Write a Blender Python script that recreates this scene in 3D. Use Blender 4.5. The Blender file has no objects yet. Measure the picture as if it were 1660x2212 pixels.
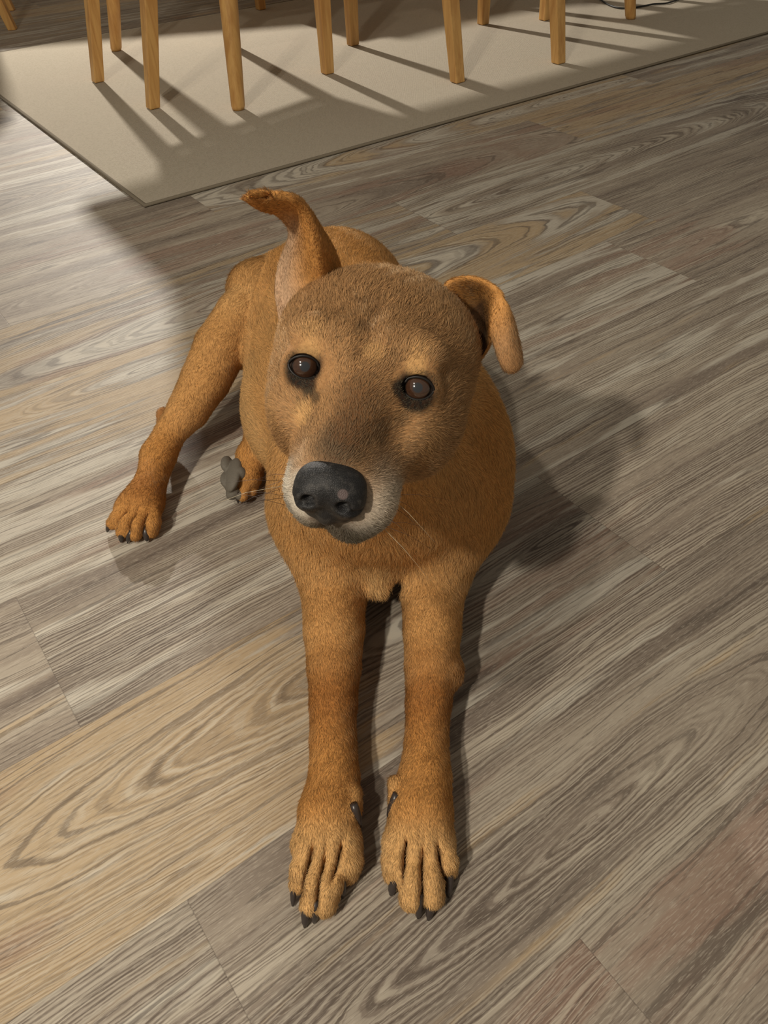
import bpy, bmesh, math, random
import numpy as np
from mathutils import Vector, Matrix

random.seed(7)
rng = np.random.default_rng(7)
SC = bpy.context.scene
COL = SC.collection

# ------------------------------------------------------------------ camera
H = 0.62                       # camera height above the floor
F = 1690.0                     # focal length in pixels of the 1660x2212 frame
CX, CY = 830.0, 1106.0
R = np.array([[0.99897, 0.04546, 0.0],
              [-0.03104, 0.68203, -0.73067],
              [-0.03322, 0.72991, 0.68273]])
cam_data = bpy.data.cameras.new('camera')
cam_data.sensor_fit = 'VERTICAL'
cam_data.sensor_height = 36.0
cam_data.lens = F / 2212.0 * 36.0
cam_data.clip_start = 0.02
cam = bpy.data.objects.new('camera', cam_data)
COL.objects.link(cam)
cam.matrix_world = Matrix([[R[0][0], R[0][1], R[0][2], 0], [R[1][0], R[1][1], R[1][2], 0],
                           [R[2][0], R[2][1], R[2][2], H], [0, 0, 0, 1]])
SC.camera = cam

# ------------------------------------------------------------------ light
SC.view_settings.view_transform = 'Standard'
SC.view_settings.look = 'None'
SC.view_settings.gamma = 1.0
SC.view_settings.use_curve_mapping = False
SC.view_settings.exposure = 0.36
world = bpy.data.worlds.new('world')
SC.world = world
world.use_nodes = True
world.node_tree.nodes['Background'].inputs[0].default_value = (1.0, 0.90, 0.74, 1)
world.node_tree.nodes['Background'].inputs[1].default_value = 0.17


def lamp(name, loc, target, power, size, color):
    d = bpy.data.lights.new(name, 'AREA')
    d.shape = 'DISK'
    d.size = size
    d.energy = power
    d.color = color
    o = bpy.data.objects.new(name, d)
    COL.objects.link(o)
    o.location = loc
    o.rotation_euler = (Vector(target) - Vector(loc)).to_track_quat('-Z', 'Y').to_euler()
    return o


lamp('ceiling_lamp_near', (-0.90, -0.85, 1.75), (0.0, 0.4, 0.0), 25, 0.08, (1.0, 0.91, 0.77))
lamp('ceiling_lamp_side', (-0.95, -0.35, 2.40), (0.0, 0.6, 0.0), 12, 0.10, (1.0, 0.91, 0.77))
lamp('ceiling_lamp_far', (-1.60, 5.20, 2.00), (-0.4, 2.2, 0.0), 128, 0.09, (1.0, 0.94, 0.85))

# ------------------------------------------------------------------ helpers


def ray(px, py):
    return R @ np.array([px - CX, -(py - CY), -F])


def P(px, py, z):
    """point on the sight line of a photo pixel at height z"""
    r = ray(px, py)
    t = (z - H) / r[2]
    return np.array([r[0] * t, r[1] * t, z])


def PY(px, py, y):
    """point on the sight line of a photo pixel at depth y"""
    r = ray(px, py)
    t = y / r[1]
    return np.array([r[0] * t, y, H + r[2] * t])


def dist(p):
    return float(np.linalg.norm(np.asarray(p) - np.array([0, 0, H])))


TH = math.radians(34.1)                       # direction of planks, rug and table
CU, SU = math.cos(TH), math.sin(TH)
ORG = np.array([-0.3316, 2.2174])


def W(u, v, z=0.0):
    return np.array([ORG[0] + u * CU - v * SU, ORG[1] + u * SU + v * CU, z])


def srgb(r, g, b):
    f = lambda c: ((c / 255.0 + 0.055) / 1.055) ** 2.4 if c > 10 else c / 255.0 / 12.92
    return (f(r), f(g), f(b), 1.0)


def tag(o, label=None, cat=None, group=None, kind=None):
    if label: o['label'] = label
    if cat: o['category'] = cat
    if group: o['group'] = group
    if kind: o['kind'] = kind
    return o


def link(name, me, mat, parent=None, smooth=True):
    o = bpy.data.objects.new(name, me)
    COL.objects.link(o)
    if mat: me.materials.append(mat)
    if parent is not None: o.parent = parent
    if smooth:
        me.polygons.foreach_set('use_smooth', [True] * len(me.polygons))
    return o


def empty(name, loc=(0, 0, 0)):
    o = bpy.data.objects.new(name, None)
    COL.objects.link(o)
    o.location = loc
    o.empty_display_size = 0.05
    bpy.context.view_layer.update()
    return o


class NT:
    """small node-tree builder"""
    def __init__(s, name):
        s.m = bpy.data.materials.new(name)
        s.m.use_nodes = True
        s.t = s.m.node_tree
        s.t.nodes.clear()
        s.out = s.t.nodes.new('ShaderNodeOutputMaterial')

    def n(s, typ, **kw):
        nd = s.t.nodes.new(typ)
        ins = kw.pop('ins', {})
        for k, v in kw.items(): setattr(nd, k, v)
        for k, v in ins.items():
            if isinstance(v, bpy.types.NodeSocket): s.t.links.new(v, nd.inputs[k])
            else: nd.inputs[k].default_value = v
        return nd

    def math(s, op, a, b=None, c=None, clamp=False):
        ins = {0: a}
        if b is not None: ins[1] = b
        if c is not None: ins[2] = c
        nd = s.n('ShaderNodeMath', operation=op, ins=ins)
        nd.use_clamp = clamp
        return nd.outputs[0]

    def mix(s, fac, a, b, blend='MIX'):
        nd = s.n('ShaderNodeMix', data_type='RGBA', blend_type=blend, ins={0: fac, 6: a, 7: b})
        return nd.outputs[2]

    def ramp(s, fac, stops):
        nd = s.n('ShaderNodeValToRGB', ins={0: fac})
        e = nd.color_ramp.elements
        while len(e) < len(stops): e.new(0.5)
        for el, (p, c) in zip(e, stops):
            el.position = p
            el.color = c
        return nd.outputs[0]

    def step(s, val, lo, hi):
        nd = s.n('ShaderNodeMapRange', interpolation_type='SMOOTHSTEP', ins={0: val, 1: lo, 2: hi})
        return nd.outputs[0]

    def noise(s, vec, scale=1.0, detail=2.0, rough=0.5, dist=0.0):
        return s.n('ShaderNodeTexNoise', ins={'Vector': vec, 'Scale': scale, 'Detail': detail, 'Roughness': rough, 'Distortion': dist})

    def bsdf(s, **ins):
        b = s.n('ShaderNodeBsdfPrincipled')
        for k, v in ins.items():
            k = k.replace('_', ' ')
            if isinstance(v, bpy.types.NodeSocket): s.t.links.new(v, b.inputs[k])
            else: b.inputs[k].default_value = v
        s.t.links.new(b.outputs[0], s.out.inputs[0])
        return b


# ------------------------------------------------------------------ materials
def mat_floor():
    t = NT('vinyl_planks')
    uv = t.n('ShaderNodeAttribute', attribute_name='plank_uv').outputs['Vector']
    rnd = t.n('ShaderNodeAttribute', attribute_name='plank_rand').outputs['Vector']
    cat = t.n('ShaderNodeAttribute', attribute_name='plank_cath').outputs['Vector']
    tone = t.n('ShaderNodeAttribute', attribute_name='plank_tone').outputs['Vector']
    s1 = t.n('ShaderNodeSeparateXYZ', ins={0: uv}); u, v = s1.outputs[0], s1.outputs[1]
    s2 = t.n('ShaderNodeSeparateXYZ', ins={0: rnd}); r1, r2, r3 = s2.outputs
    s3 = t.n('ShaderNodeSeparateXYZ', ins={0: cat}); cu, cv, cs = s3.outputs
    s4 = t.n('ShaderNodeSeparateXYZ', ins={0: tone}); tlight, ttan, tline = s4.outputs

    def vec(a, b, c=0.0):
        return t.n('ShaderNodeCombineXYZ', ins={0: a, 1: b, 2: c}).outputs[0]
    off = t.math('MULTIPLY', r1, 37.0)
    # slow warp of the grain across the board
    w1 = t.noise(vec(t.math('MULTIPLY', u, 3.2), t.math('MULTIPLY', v, 9.0), off), 1.0, 3.0, 0.55).outputs[0]
    w1 = t.math('SUBTRACT', w1, 0.5)
    w2 = t.noise(vec(t.math('MULTIPLY', u, 22.0), t.math('MULTIPLY', v, 60.0), off), 1.0, 2.0, 0.5).outputs[0]
    w2 = t.math('SUBTRACT', w2, 0.5)
    du = t.math('DIVIDE', t.math('SUBTRACT', u, cu), 0.17)
    dv = t.math('DIVIDE', t.math('SUBTRACT', v, cv), 0.016)
    dd = t.math('SQRT', t.math('ADD', t.math('MULTIPLY', du, du), t.math('MULTIPLY', dv, dv)))
    hc = t.math('MULTIPLY', dd, 0.016)             # metres-like height for a cathedral plank
    hs = t.math('ADD', v, t.math('MULTIPLY', w1, 0.03))
    hh = t.n('ShaderNodeMix', data_type='FLOAT', ins={0: cs, 2: hs, 3: t.math('ADD', hc, t.math('MULTIPLY', w1, 0.022))}).outputs[0]
    w3 = t.math('SUBTRACT', t.noise(vec(t.math('MULTIPLY', u, 85.0), t.math('MULTIPLY', v, 190.0), off), 1.0, 2.0, 0.6).outputs[0], 0.5)
    hh = t.math('ADD', hh, t.math('ADD', t.math('MULTIPLY', w2, 0.0030), t.math('MULTIPLY', w3, 0.0011)))
    # corrugated annual lines
    rn = t.noise(vec(t.math('MULTIPLY', u, 1.2), t.math('MULTIPLY', hh, 90.0), t.math('ADD', off, 3.0)), 1.0, 2.0, 0.5).outputs[0]
    ring = t.math('SINE', t.math('ADD', t.math('MULTIPLY', hh, 1800.0), t.math('MULTIPLY', rn, 26.0)))
    ring = t.math('ADD', 0.5, t.math('MULTIPLY', ring, 0.5))
    ring2 = t.noise(vec(t.math('MULTIPLY', u, 0.9), t.math('MULTIPLY', hh, 30.0), t.math('ADD', off, 9.0)), 1.0, 2.0, 0.6).outputs[0]
    fib = t.noise(vec(t.math('MULTIPLY', u, 30.0), t.math('MULTIPLY', v, 620.0), off), 1.0, 3.0, 0.65).outputs[0]
    fib2 = t.noise(vec(t.math('MULTIPLY', u, 110.0), t.math('MULTIPLY', v, 1000.0), off), 1.0, 2.0, 0.6).outputs[0]
    # wide bands of tone following the grain
    band = t.noise(vec(t.math('MULTIPLY', u, 1.6), t.math('MULTIPLY', hh, 26.0), t.math('ADD', off, 20.0)), 1.0, 3.0, 0.55).outputs[0]
    band2 = t.noise(vec(t.math('MULTIPLY', u, 2.6), t.math('MULTIPLY', hh, 38.0), t.math('ADD', off, 50.0)), 1.0, 3.0, 0.6).outputs[0]
    band3 = t.noise(vec(t.math('MULTIPLY', u, 2.2), t.math('MULTIPLY', hh, 22.0), t.math('ADD', off, 80.0)), 1.0, 3.0, 0.6).outputs[0]
    base = t.ramp(band, [(0.28, srgb(116, 104, 94)), (0.42, srgb(140, 127, 114)), (0.55, srgb(164, 151, 135)), (0.72, srgb(186, 175, 158))])
    # tan / golden areas, pale whitewashed streaks, reddish brown areas
    tanm = t.step(t.math('ADD', band2, t.math('MULTIPLY', t.math('SUBTRACT', ttan, 0.5), 0.42)), 0.56, 0.66)
    base = t.mix(t.math('MULTIPLY', tanm, 0.70), base, srgb(198, 172, 134))
    redm = t.step(t.math('ADD', band3, t.math('MULTIPLY', t.math('SUBTRACT', r2, 0.5), 0.2)), 0.56, 0.68)
    base = t.mix(t.math('MULTIPLY', redm, 0.52), base, srgb(146, 112, 95))
    whm = t.step(t.math('ADD', t.math('SUBTRACT', 1.0, band2), t.math('MULTIPLY', t.math('SUBTRACT', tlight, 0.5), 0.22)), 0.57, 0.66)
    base = t.mix(t.math('MULTIPLY', whm, 0.75), base, srgb(212, 205, 190))
    # dark annual lines and pale companions
    lm = t.noise(vec(t.math('MULTIPLY', u, 3.0), t.math('MULTIPLY', v, 24.0), t.math('ADD', off, 31.0)), 1.0, 2.0, 0.5).outputs[0]
    lmask = t.math('MULTIPLY', t.step(lm, 0.34, 0.56), t.math('ADD', 0.25, tline))
    dark = t.math('MULTIPLY', t.step(ring, 0.62, 0.95), lmask, clamp=True)
    base = t.mix(t.math('MULTIPLY', dark, 0.52), base, srgb(76, 64, 55))
    pale = t.math('MULTIPLY', t.math('SUBTRACT', 1.0, t.step(ring, 0.08, 0.40)), lmask, clamp=True)
    base = t.mix(t.math('MULTIPLY', pale, 0.40), base, srgb(206, 196, 178))
    cont = t.math('ABSOLUTE', t.math('SUBTRACT', t.math('FRACT', t.math('MULTIPLY', ring2, 7.0)), 0.5))
    dark2 = t.math('MULTIPLY', t.math('SUBTRACT', 1.0, t.step(cont, 0.03, 0.09)), t.math('SUBTRACT', 1.35, lmask), clamp=True)
    pale2 = t.math('MULTIPLY', t.math('SUBTRACT', 1.0, t.step(t.math('ABSOLUTE', t.math('SUBTRACT', cont, 0.14)), 0.02, 0.06)), t.step(lm, 0.4, 0.6))
    base = t.mix(t.math('MULTIPLY', pale2, 0.35), base, srgb(214, 204, 184))
    base = t.mix(t.math('MULTIPLY', dark2, 0.55), base, srgb(88, 78, 70))
    # fine fibres
    base = t.mix(t.math('MULTIPLY', t.step(fib, 0.50, 0.70), 0.50), base, srgb(92, 79, 70))
    base = t.mix(t.math('MULTIPLY', t.step(fib2, 0.50, 0.72), 0.38), base, srgb(208, 197, 180))
    # seams: dark hairline at the plank borders
    ed = t.n('ShaderNodeAttribute', attribute_name='plank_edge').outputs['Vector']
    s5 = t.n('ShaderNodeSeparateXYZ', ins={0: ed})
    # distance from borders in metres: u0,u1 packed per plank
    pos = t.n('ShaderNodeAttribute', attribute_name='plank_loc').outputs['Vector']
    s6 = t.n('ShaderNodeSeparateXYZ', ins={0: pos})
    eu = t.math('SUBTRACT', t.math('MULTIPLY', s5.outputs[0], 0.5), t.math('ABSOLUTE', s6.outputs[0]))
    ev = t.math('SUBTRACT', t.math('MULTIPLY', s5.outputs[1], 0.5), t.math('ABSOLUTE', s6.outputs[1]))
    em = t.math('MINIMUM', eu, ev)
    seam = t.math('SUBTRACT', 1.0, t.step(em, 0.0001, 0.0008))
    base = t.mix(t.math('MULTIPLY', seam, 0.28), base, srgb(70, 60, 52))
    gain = t.math('ADD', 0.74, t.math('MULTIPLY', r3, 0.18))
    base = t.mix(1.0, base, t.n('ShaderNodeCombineColor', ins={0: gain, 1: gain, 2: gain}).outputs[0], 'MULTIPLY')
    hgt = t.math('SUBTRACT', t.math('MULTIPLY', ring, t.math('MULTIPLY', lmask, 0.8)), t.math('MULTIPLY', seam, 1.2))
    bump = t.n('ShaderNodeBump', ins={'Strength': 0.22, 'Distance': 0.0008, 'Height': hgt}).outputs[0]
    rough = t.math('ADD', 0.52, t.math('MULTIPLY', fib, 0.16))
    t.bsdf(Base_Color=base, Roughness=rough, Normal=bump, Specular_IOR_Level=0.27)
    return t.m


def mat_rug():
    t = NT('flat_woven_rug')
    uv = t.n('ShaderNodeTexCoord').outputs['Object']
    s1 = t.n('ShaderNodeSeparateXYZ', ins={0: uv}); x, y = s1.outputs[0], s1.outputs[1]
    wx = t.math('SINE', t.math('MULTIPLY', x, 1900.0))
    wy = t.math('SINE', t.math('MULTIPLY', y, 1500.0))
    wv = t.math('MULTIPLY', wx, wy)
    n = t.noise(uv, 240.0, 2.0).outputs[0]
    n2 = t.noise(uv, 3.0, 3.0).outputs[0]
    c = t.mix(t.math('ADD', 0.5, t.math('MULTIPLY', wv, 0.35)), srgb(164, 154, 137), srgb(196, 186, 168))
    c = t.mix(t.math('MULTIPLY', t.step(n, 0.4, 0.7), 0.35), c, srgb(150, 140, 122))
    c = t.mix(t.math('MULTIPLY', t.step(n2, 0.4, 0.7), 0.18), c, srgb(174, 160, 146))
    b = t.n('ShaderNodeBump', ins={'Strength': 0.35, 'Distance': 0.001, 'Height': t.math('ADD', wv, n)}).outputs[0]
    t.bsdf(Base_Color=c, Roughness=0.95, Normal=b, Specular_IOR_Level=0.1)
    return t.m


def mat_wood(name='pale_lacquered_wood', a=(206, 162, 98), b=(180, 132, 74)):
    t = NT(name)
    uv = t.n('ShaderNodeTexCoord').outputs['Object']
    mp = t.n('ShaderNodeMapping', ins={0: uv, 3: (60, 60, 5)}).outputs[0]
    n = t.noise(mp, 1.0, 4.0, 0.6, 0.4).outputs[0]
    mp2 = t.n('ShaderNodeMapping', ins={0: uv, 3: (400, 400, 18)}).outputs[0]
    n2 = t.noise(mp2, 1.0, 2.0).outputs[0]
    c = t.mix(t.step(n, 0.35, 0.7), srgb(*a), srgb(*b))
    c = t.mix(t.math('MULTIPLY', t.step(n2, 0.5, 0.8), 0.3), c, srgb(158, 112, 62))
    t.bsdf(Base_Color=c, Roughness=0.42, Specular_IOR_Level=0.4)
    return t.m


def mat_plain(name, col, rough=0.5, spec=0.5, **kw):
    t = NT(name)
    uv = t.n('ShaderNodeTexCoord').outputs['Object']
    n = t.noise(uv, kw.pop('scale', 300.0), 3.0).outputs[0]
    dark = tuple(c * 0.7 for c in col[:3]) + (1.0,)
    c = t.mix(n, col, dark)
    bmp = t.n('ShaderNodeBump', ins={'Strength': kw.pop('bump', 0.1), 'Distance': 0.0005, 'Height': n}).outputs[0]
    t.bsdf(Base_Color=c, Roughness=rough, Specular_IOR_Level=spec, Normal=bmp, **kw)
    return t.m


def mat_skin():
    t = NT('coat_base')
    c = t.n('ShaderNodeAttribute', attribute_name='col').outputs['Color']
    pos = t.n('ShaderNodeTexCoord').outputs['Object']
    n = t.noise(pos, 420.0, 3.0, 0.6).outputs[0]
    c = t.mix(t.math('MULTIPLY', t.step(n, 0.35, 0.75), 0.35), c, (0.10, 0.035, 0.010, 1))
    b = t.n('ShaderNodeBump', ins={'Strength': 0.3, 'Distance': 0.001, 'Height': n}).outputs[0]
    t.bsdf(Base_Color=c, Roughness=0.8, Specular_IOR_Level=0.15, Normal=b)
    return t.m


def mat_fur():
    t = NT('coat_hair')
    c = t.n('ShaderNodeAttribute', attribute_name='col').outputs['Color']
    nr = t.n('ShaderNodeAttribute', attribute_name='nrm').outputs['Vector']
    hi = t.n('ShaderNodeHairInfo')
    rnd = hi.outputs['Random']
    ic = hi.outputs['Intercept']
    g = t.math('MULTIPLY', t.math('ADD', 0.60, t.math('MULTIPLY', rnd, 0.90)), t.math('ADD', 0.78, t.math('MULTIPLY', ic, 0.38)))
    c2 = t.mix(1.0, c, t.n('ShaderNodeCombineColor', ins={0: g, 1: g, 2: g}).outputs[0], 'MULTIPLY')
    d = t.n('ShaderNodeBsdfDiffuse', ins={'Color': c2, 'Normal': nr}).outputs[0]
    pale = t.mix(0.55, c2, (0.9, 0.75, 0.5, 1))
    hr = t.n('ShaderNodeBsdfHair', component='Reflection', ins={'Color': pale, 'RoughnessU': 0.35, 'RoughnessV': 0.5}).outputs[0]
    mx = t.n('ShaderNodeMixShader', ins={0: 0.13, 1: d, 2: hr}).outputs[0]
    t.t.links.new(mx, t.out.inputs[0])
    return t.m


M_FLOOR = mat_floor()
M_RUG = mat_rug()
M_BIND = mat_plain('rug_binding', srgb(128, 118, 102), 0.9, 0.1, scale=900.0)
M_WOOD = mat_wood()
M_SEAT = mat_plain('seat_fabric', srgb(176, 168, 152), 0.9, 0.1, scale=500.0)
M_CORD = mat_plain('black_rubber', srgb(28, 27, 24), 0.45, 0.4)
M_SKIN = mat_skin()
M_FUR = mat_fur()
M_CLAW = mat_plain('dark_claw', srgb(62, 54, 50), 0.32, 0.5, scale=200.0)
M_PAD = mat_plain('grey_pad', srgb(112, 106, 96), 0.7, 0.3, scale=700.0, bump=0.5)
M_WHISK = mat_plain('whisker_hair', srgb(60, 40, 28), 0.5, 0.4)
M_WHISK_PALE = mat_plain('pale_whisker_hair', srgb(205, 190, 160), 0.5, 0.4)

# ------------------------------------------------------------------ floor
ROW_W = 0.1965
V0 = -1.732
joints = {0: [-0.414], 1: [-0.983], 2: [0.138], 3: [0.275], 4: [-0.047 - 0.0], 5: [0.505], -1: [0.35], -2: [-0.75], 6: [-0.35]}
PL = 1.32
cath = {0: [(-0.470, -1.622)], 3: [(-0.63, -1.006)], 4: [(-0.16, -0.905), (0.22, -0.85)], -1: [(-0.70, -1.872)],
        2: [(0.22, -1.243)], 5: [(-0.45, -0.69)], 6: [(0.8, -0.48)]}
verts, faces = [], []
a_uv, a_rand, a_cath, a_edge, a_loc, a_tone = [], [], [], [], [], []
tones = {(0, -1): (0.75, 1.0, 0.35), (0, 0): (0.4, 0.25, 0.9), (1, 0): (0.7, 0.35, 1.0), (1, -1): (0.4, 0.4, 0.4),
         (-1, -1): (0.35, 0.35, 0.75), (-1, 0): (0.4, 0.3, 0.7)}
for row in range(-9, 34):
    v0 = V0 + row * ROW_W
    v1 = v0 + ROW_W
    j0 = joints.get(row, [random.uniform(-PL / 2, PL / 2)])[0]
    for k in range(-4, 6):
        u0 = j0 + k * PL
        u1 = u0 + PL
        rr = (random.random(), random.random(), random.random())
        if k in (-1, 0, 1) and row in cath:
            best = [c for c in cath[row] if u0 <= c[0] <= u1]
            cc = (best[0][0], best[0][1], 1.0) if best else (0.0, 0.0, 0.0)
        elif random.random() < 0.2:
            cc = (random.uniform(u0, u1), random.uniform(v0 + 0.03, v1 - 0.03), 1.0)
        else:
            cc = (0.0, 0.0, 0.0)
        tn = tones.get((row, k), (random.random(), random.random() ** 1.6, random.uniform(0.2, 1.0)))
        uc, vc = (u0 + u1) / 2, (v0 + v1) / 2
        nsub = 24 if (row, k) == (0, -1) else 1
        for q in range(nsub):
            ua, ub = u0 + (u1 - u0) * q / nsub, u0 + (u1 - u0) * (q + 1) / nsub
            i = len(verts)
            for (a, b) in ((ua, v0), (ub, v0), (ub, v1), (ua, v1)):
                r_, t_ = rr, tn
                if nsub > 1:            # this board turns from tan to brown grey along its length
                    f = min(max((a + 0.82) / 0.16, 0), 1)
                    r_ = (rr[0], rr[1] + 0.8 * f, rr[2] * (1 - f) - 0.45 * f)
                    t_ = (tn[0], tn[1] * (1 - f) + 0.15 * f, tn[2] * (1 - f) + 0.9 * f)
                verts.append(tuple(W(a, b, 0.0)))
                a_uv += [a, b, 0]; a_rand += r_; a_cath += cc; a_tone += t_
                a_edge += [u1 - u0, v1 - v0, 0]; a_loc += [a - uc, b - vc, 0]
            faces.append((i, i + 1, i + 2, i + 3))
me = bpy.data.meshes.new('floor')
me.from_pydata(verts, [], faces)
for nm, dat in (('plank_uv', a_uv), ('plank_rand', a_rand), ('plank_cath', a_cath), ('plank_edge', a_edge), ('plank_loc', a_loc), ('plank_tone', a_tone)):
    at = me.attributes.new(nm, 'FLOAT_VECTOR', 'POINT')
    at.data.foreach_set('vector', dat)
floor = link('floor', me, M_FLOOR, smooth=False)
tag(floor, 'grey brown wood effect vinyl plank floor running diagonally', 'floor', kind='structure')


# unseen half wall, added to keep the far floor in shade
hw_v = [(-2.6, 3.90), (-0.30, 4.20), (-0.315, 4.32), (-2.615, 4.02)]
vs = [(x, y, z) for z in (0.0, 0.96) for x, y in hw_v]
fs = [(3, 2, 1, 0), (4, 5, 6, 7)] + [(i, (i + 1) % 4, 4 + (i + 1) % 4, 4 + i) for i in range(4)]
mw = bpy.data.meshes.new('wall_shade_blocker')
mw.from_pydata(vs, [], fs)
tag(link('wall_shade_blocker', mw, mat_plain('white_shade_blocker', srgb(205, 200, 190), 0.8, 0.2, scale=200.0), smooth=False), 'unseen white half wall added to shade the floor behind the table', 'wall', kind='structure')

# ------------------------------------------------------------------ generic mesh builders
def bm_obj(name, bm, mat, parent=None, smooth=False, bevel=0.0, seg=2):
    me = bpy.data.meshes.new(name)
    bm.normal_update()
    bm.to_mesh(me)
    bm.free()
    o = link(name, me, mat, parent, smooth)
    if bevel:
        md = o.modifiers.new('bevel', 'BEVEL')
        md.width = bevel
        md.segments = seg
        md.limit_method = 'ANGLE'
        md.angle_limit = math.radians(40)
    return o


def prism(bm, base, top, wb, wt, ax, ay, db=None, dt=None):
    """tapered square bar from base to top, cross axes ax, ay"""
    db = db or wb; dt = dt or wt
    ax = Vector(ax); ay = Vector(ay)
    rings = []
    for p, w, d in ((base, wb, db), (top, wt, dt)):
        p = Vector(p)
        rings.append([bm.verts.new(p + ax * sx * w / 2 + ay * sy * d / 2) for sx, sy in ((-1, -1), (1, -1), (1, 1), (-1, 1))])
    a, b = rings
    bm.faces.new(a[::-1]); bm.faces.new(b)
    for i in range(4):
        bm.faces.new((a[i], a[(i + 1) % 4], b[(i + 1) % 4], b[i]))


def lathe(bm, base, top, rb, rt, n=24, mid=None):
    base = Vector(base); top = Vector(top)
    pts = [(0.0, rb * 0.86), (0.012, rb)]
    if mid: pts.append(mid)
    pts += [(0.985, rt), (1.0, rt)]
    rings = []
    for f, r in pts:
        c = base.lerp(top, f)
        rings.append([bm.verts.new(c + Vector((math.cos(2 * math.pi * i / n) * r, math.sin(2 * math.pi * i / n) * r, 0))) for i in range(n)])
    bm.faces.new(rings[0][::-1]); bm.faces.new(rings[-1])
    for a, b in zip(rings[:-1], rings[1:]):
        for i in range(n):
            bm.faces.new((a[i], a[(i + 1) % n], b[(i + 1) % n], b[i]))


# ------------------------------------------------------------------ rug
RU0, RU1, RV0, RV1, RT = -0.452, 2.55, -0.440, 1.113, 0.006
rug = empty('rug', tuple(W((RU0 + RU1) / 2, (RV0 + RV1) / 2, 0)))
rug.rotation_euler = (0, 0, TH)
tag(rug, 'flat woven beige grey rug under the dining table', 'rug')
hx, hy = (RU1 - RU0) / 2, (RV1 - RV0) / 2
bm = bmesh.new()
prism(bm, (0, 0, 0.0004), (0, 0, RT), 2 * hx - 0.016, 2 * hx - 0.016, (1, 0, 0), (0, 1, 0), 2 * hy - 0.016, 2 * hy - 0.016)
bm_obj('rug_pile', bm, M_RUG, rug, bevel=0.001)
bm = bmesh.new()
n = 8
prof = [(0.0045 * math.cos(a), 0.0036 * math.sin(a)) for a in [2 * math.pi * i / n for i in range(n)]]
rings = []
for sx, sy in ((-1, -1), (1, -1), (1, 1), (-1, 1)):
    ring = []
    for (o_, z_) in prof:
        ring.append(bm.verts.new((sx * (hx - 0.008 + 0.0035 + o_), sy * (hy - 0.008 + 0.0035 + o_), 0.0038 + z_)))
    rings.append(ring)
for k in range(4):
    a, b = rings[k], rings[(k + 1) % 4]
    for i in range(n):
        bm.faces.new((a[i], b[i], b[(i + 1) % n], a[(i + 1) % n]))
bm_obj('rug_binding', bm, M_BIND, rug, smooth=True)
FZ = RT + 0.0008

# ------------------------------------------------------------------ dining table
tb = empty('dining_table', tuple(W(0.74, 0.42, FZ)))
tb.rotation_euler = (0, 0, TH)
tag(tb, 'pale wooden dining table with round tapered legs standing on the rug', 'table')
for (u, v) in ((0.0, 0.0), (1.48, -0.02), (0.0, 0.84), (1.48, 0.84)):
    bm = bmesh.new()
    su, sv = (1 if u < 0.7 else -1), (1 if v < 0.4 else -1)
    lathe(bm, (u - 0.74, v - 0.42, 0), (u - 0.74 + 0.100 * su, v - 0.42 + 0.105 * sv, 0.70), 0.0180, 0.033)
    bm_obj('leg', bm, M_WOOD, tb, smooth=True)
bm = bmesh.new()
prism(bm, (0, 0, 0.70), (0, 0, 0.728), 1.74, 1.74, (1, 0, 0), (0, 1, 0), 1.0, 1.0)
bm_obj('tabletop', bm, M_WOOD, tb, bevel=0.006)
bm = bmesh.new()
for (x0, y0, lx, ly) in ((0, -0.315, 1.24, 0.02), (0, 0.315, 1.24, 0.02), (-0.63, 0, 0.02, 0.62), (0.63, 0, 0.02, 0.62)):
    prism(bm, (x0, y0, 0.62), (x0, y0, 0.70), lx, lx, (1, 0, 0), (0, 1, 0), ly, ly)
bm_obj('table_apron', bm, M_WOOD, tb)


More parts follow.
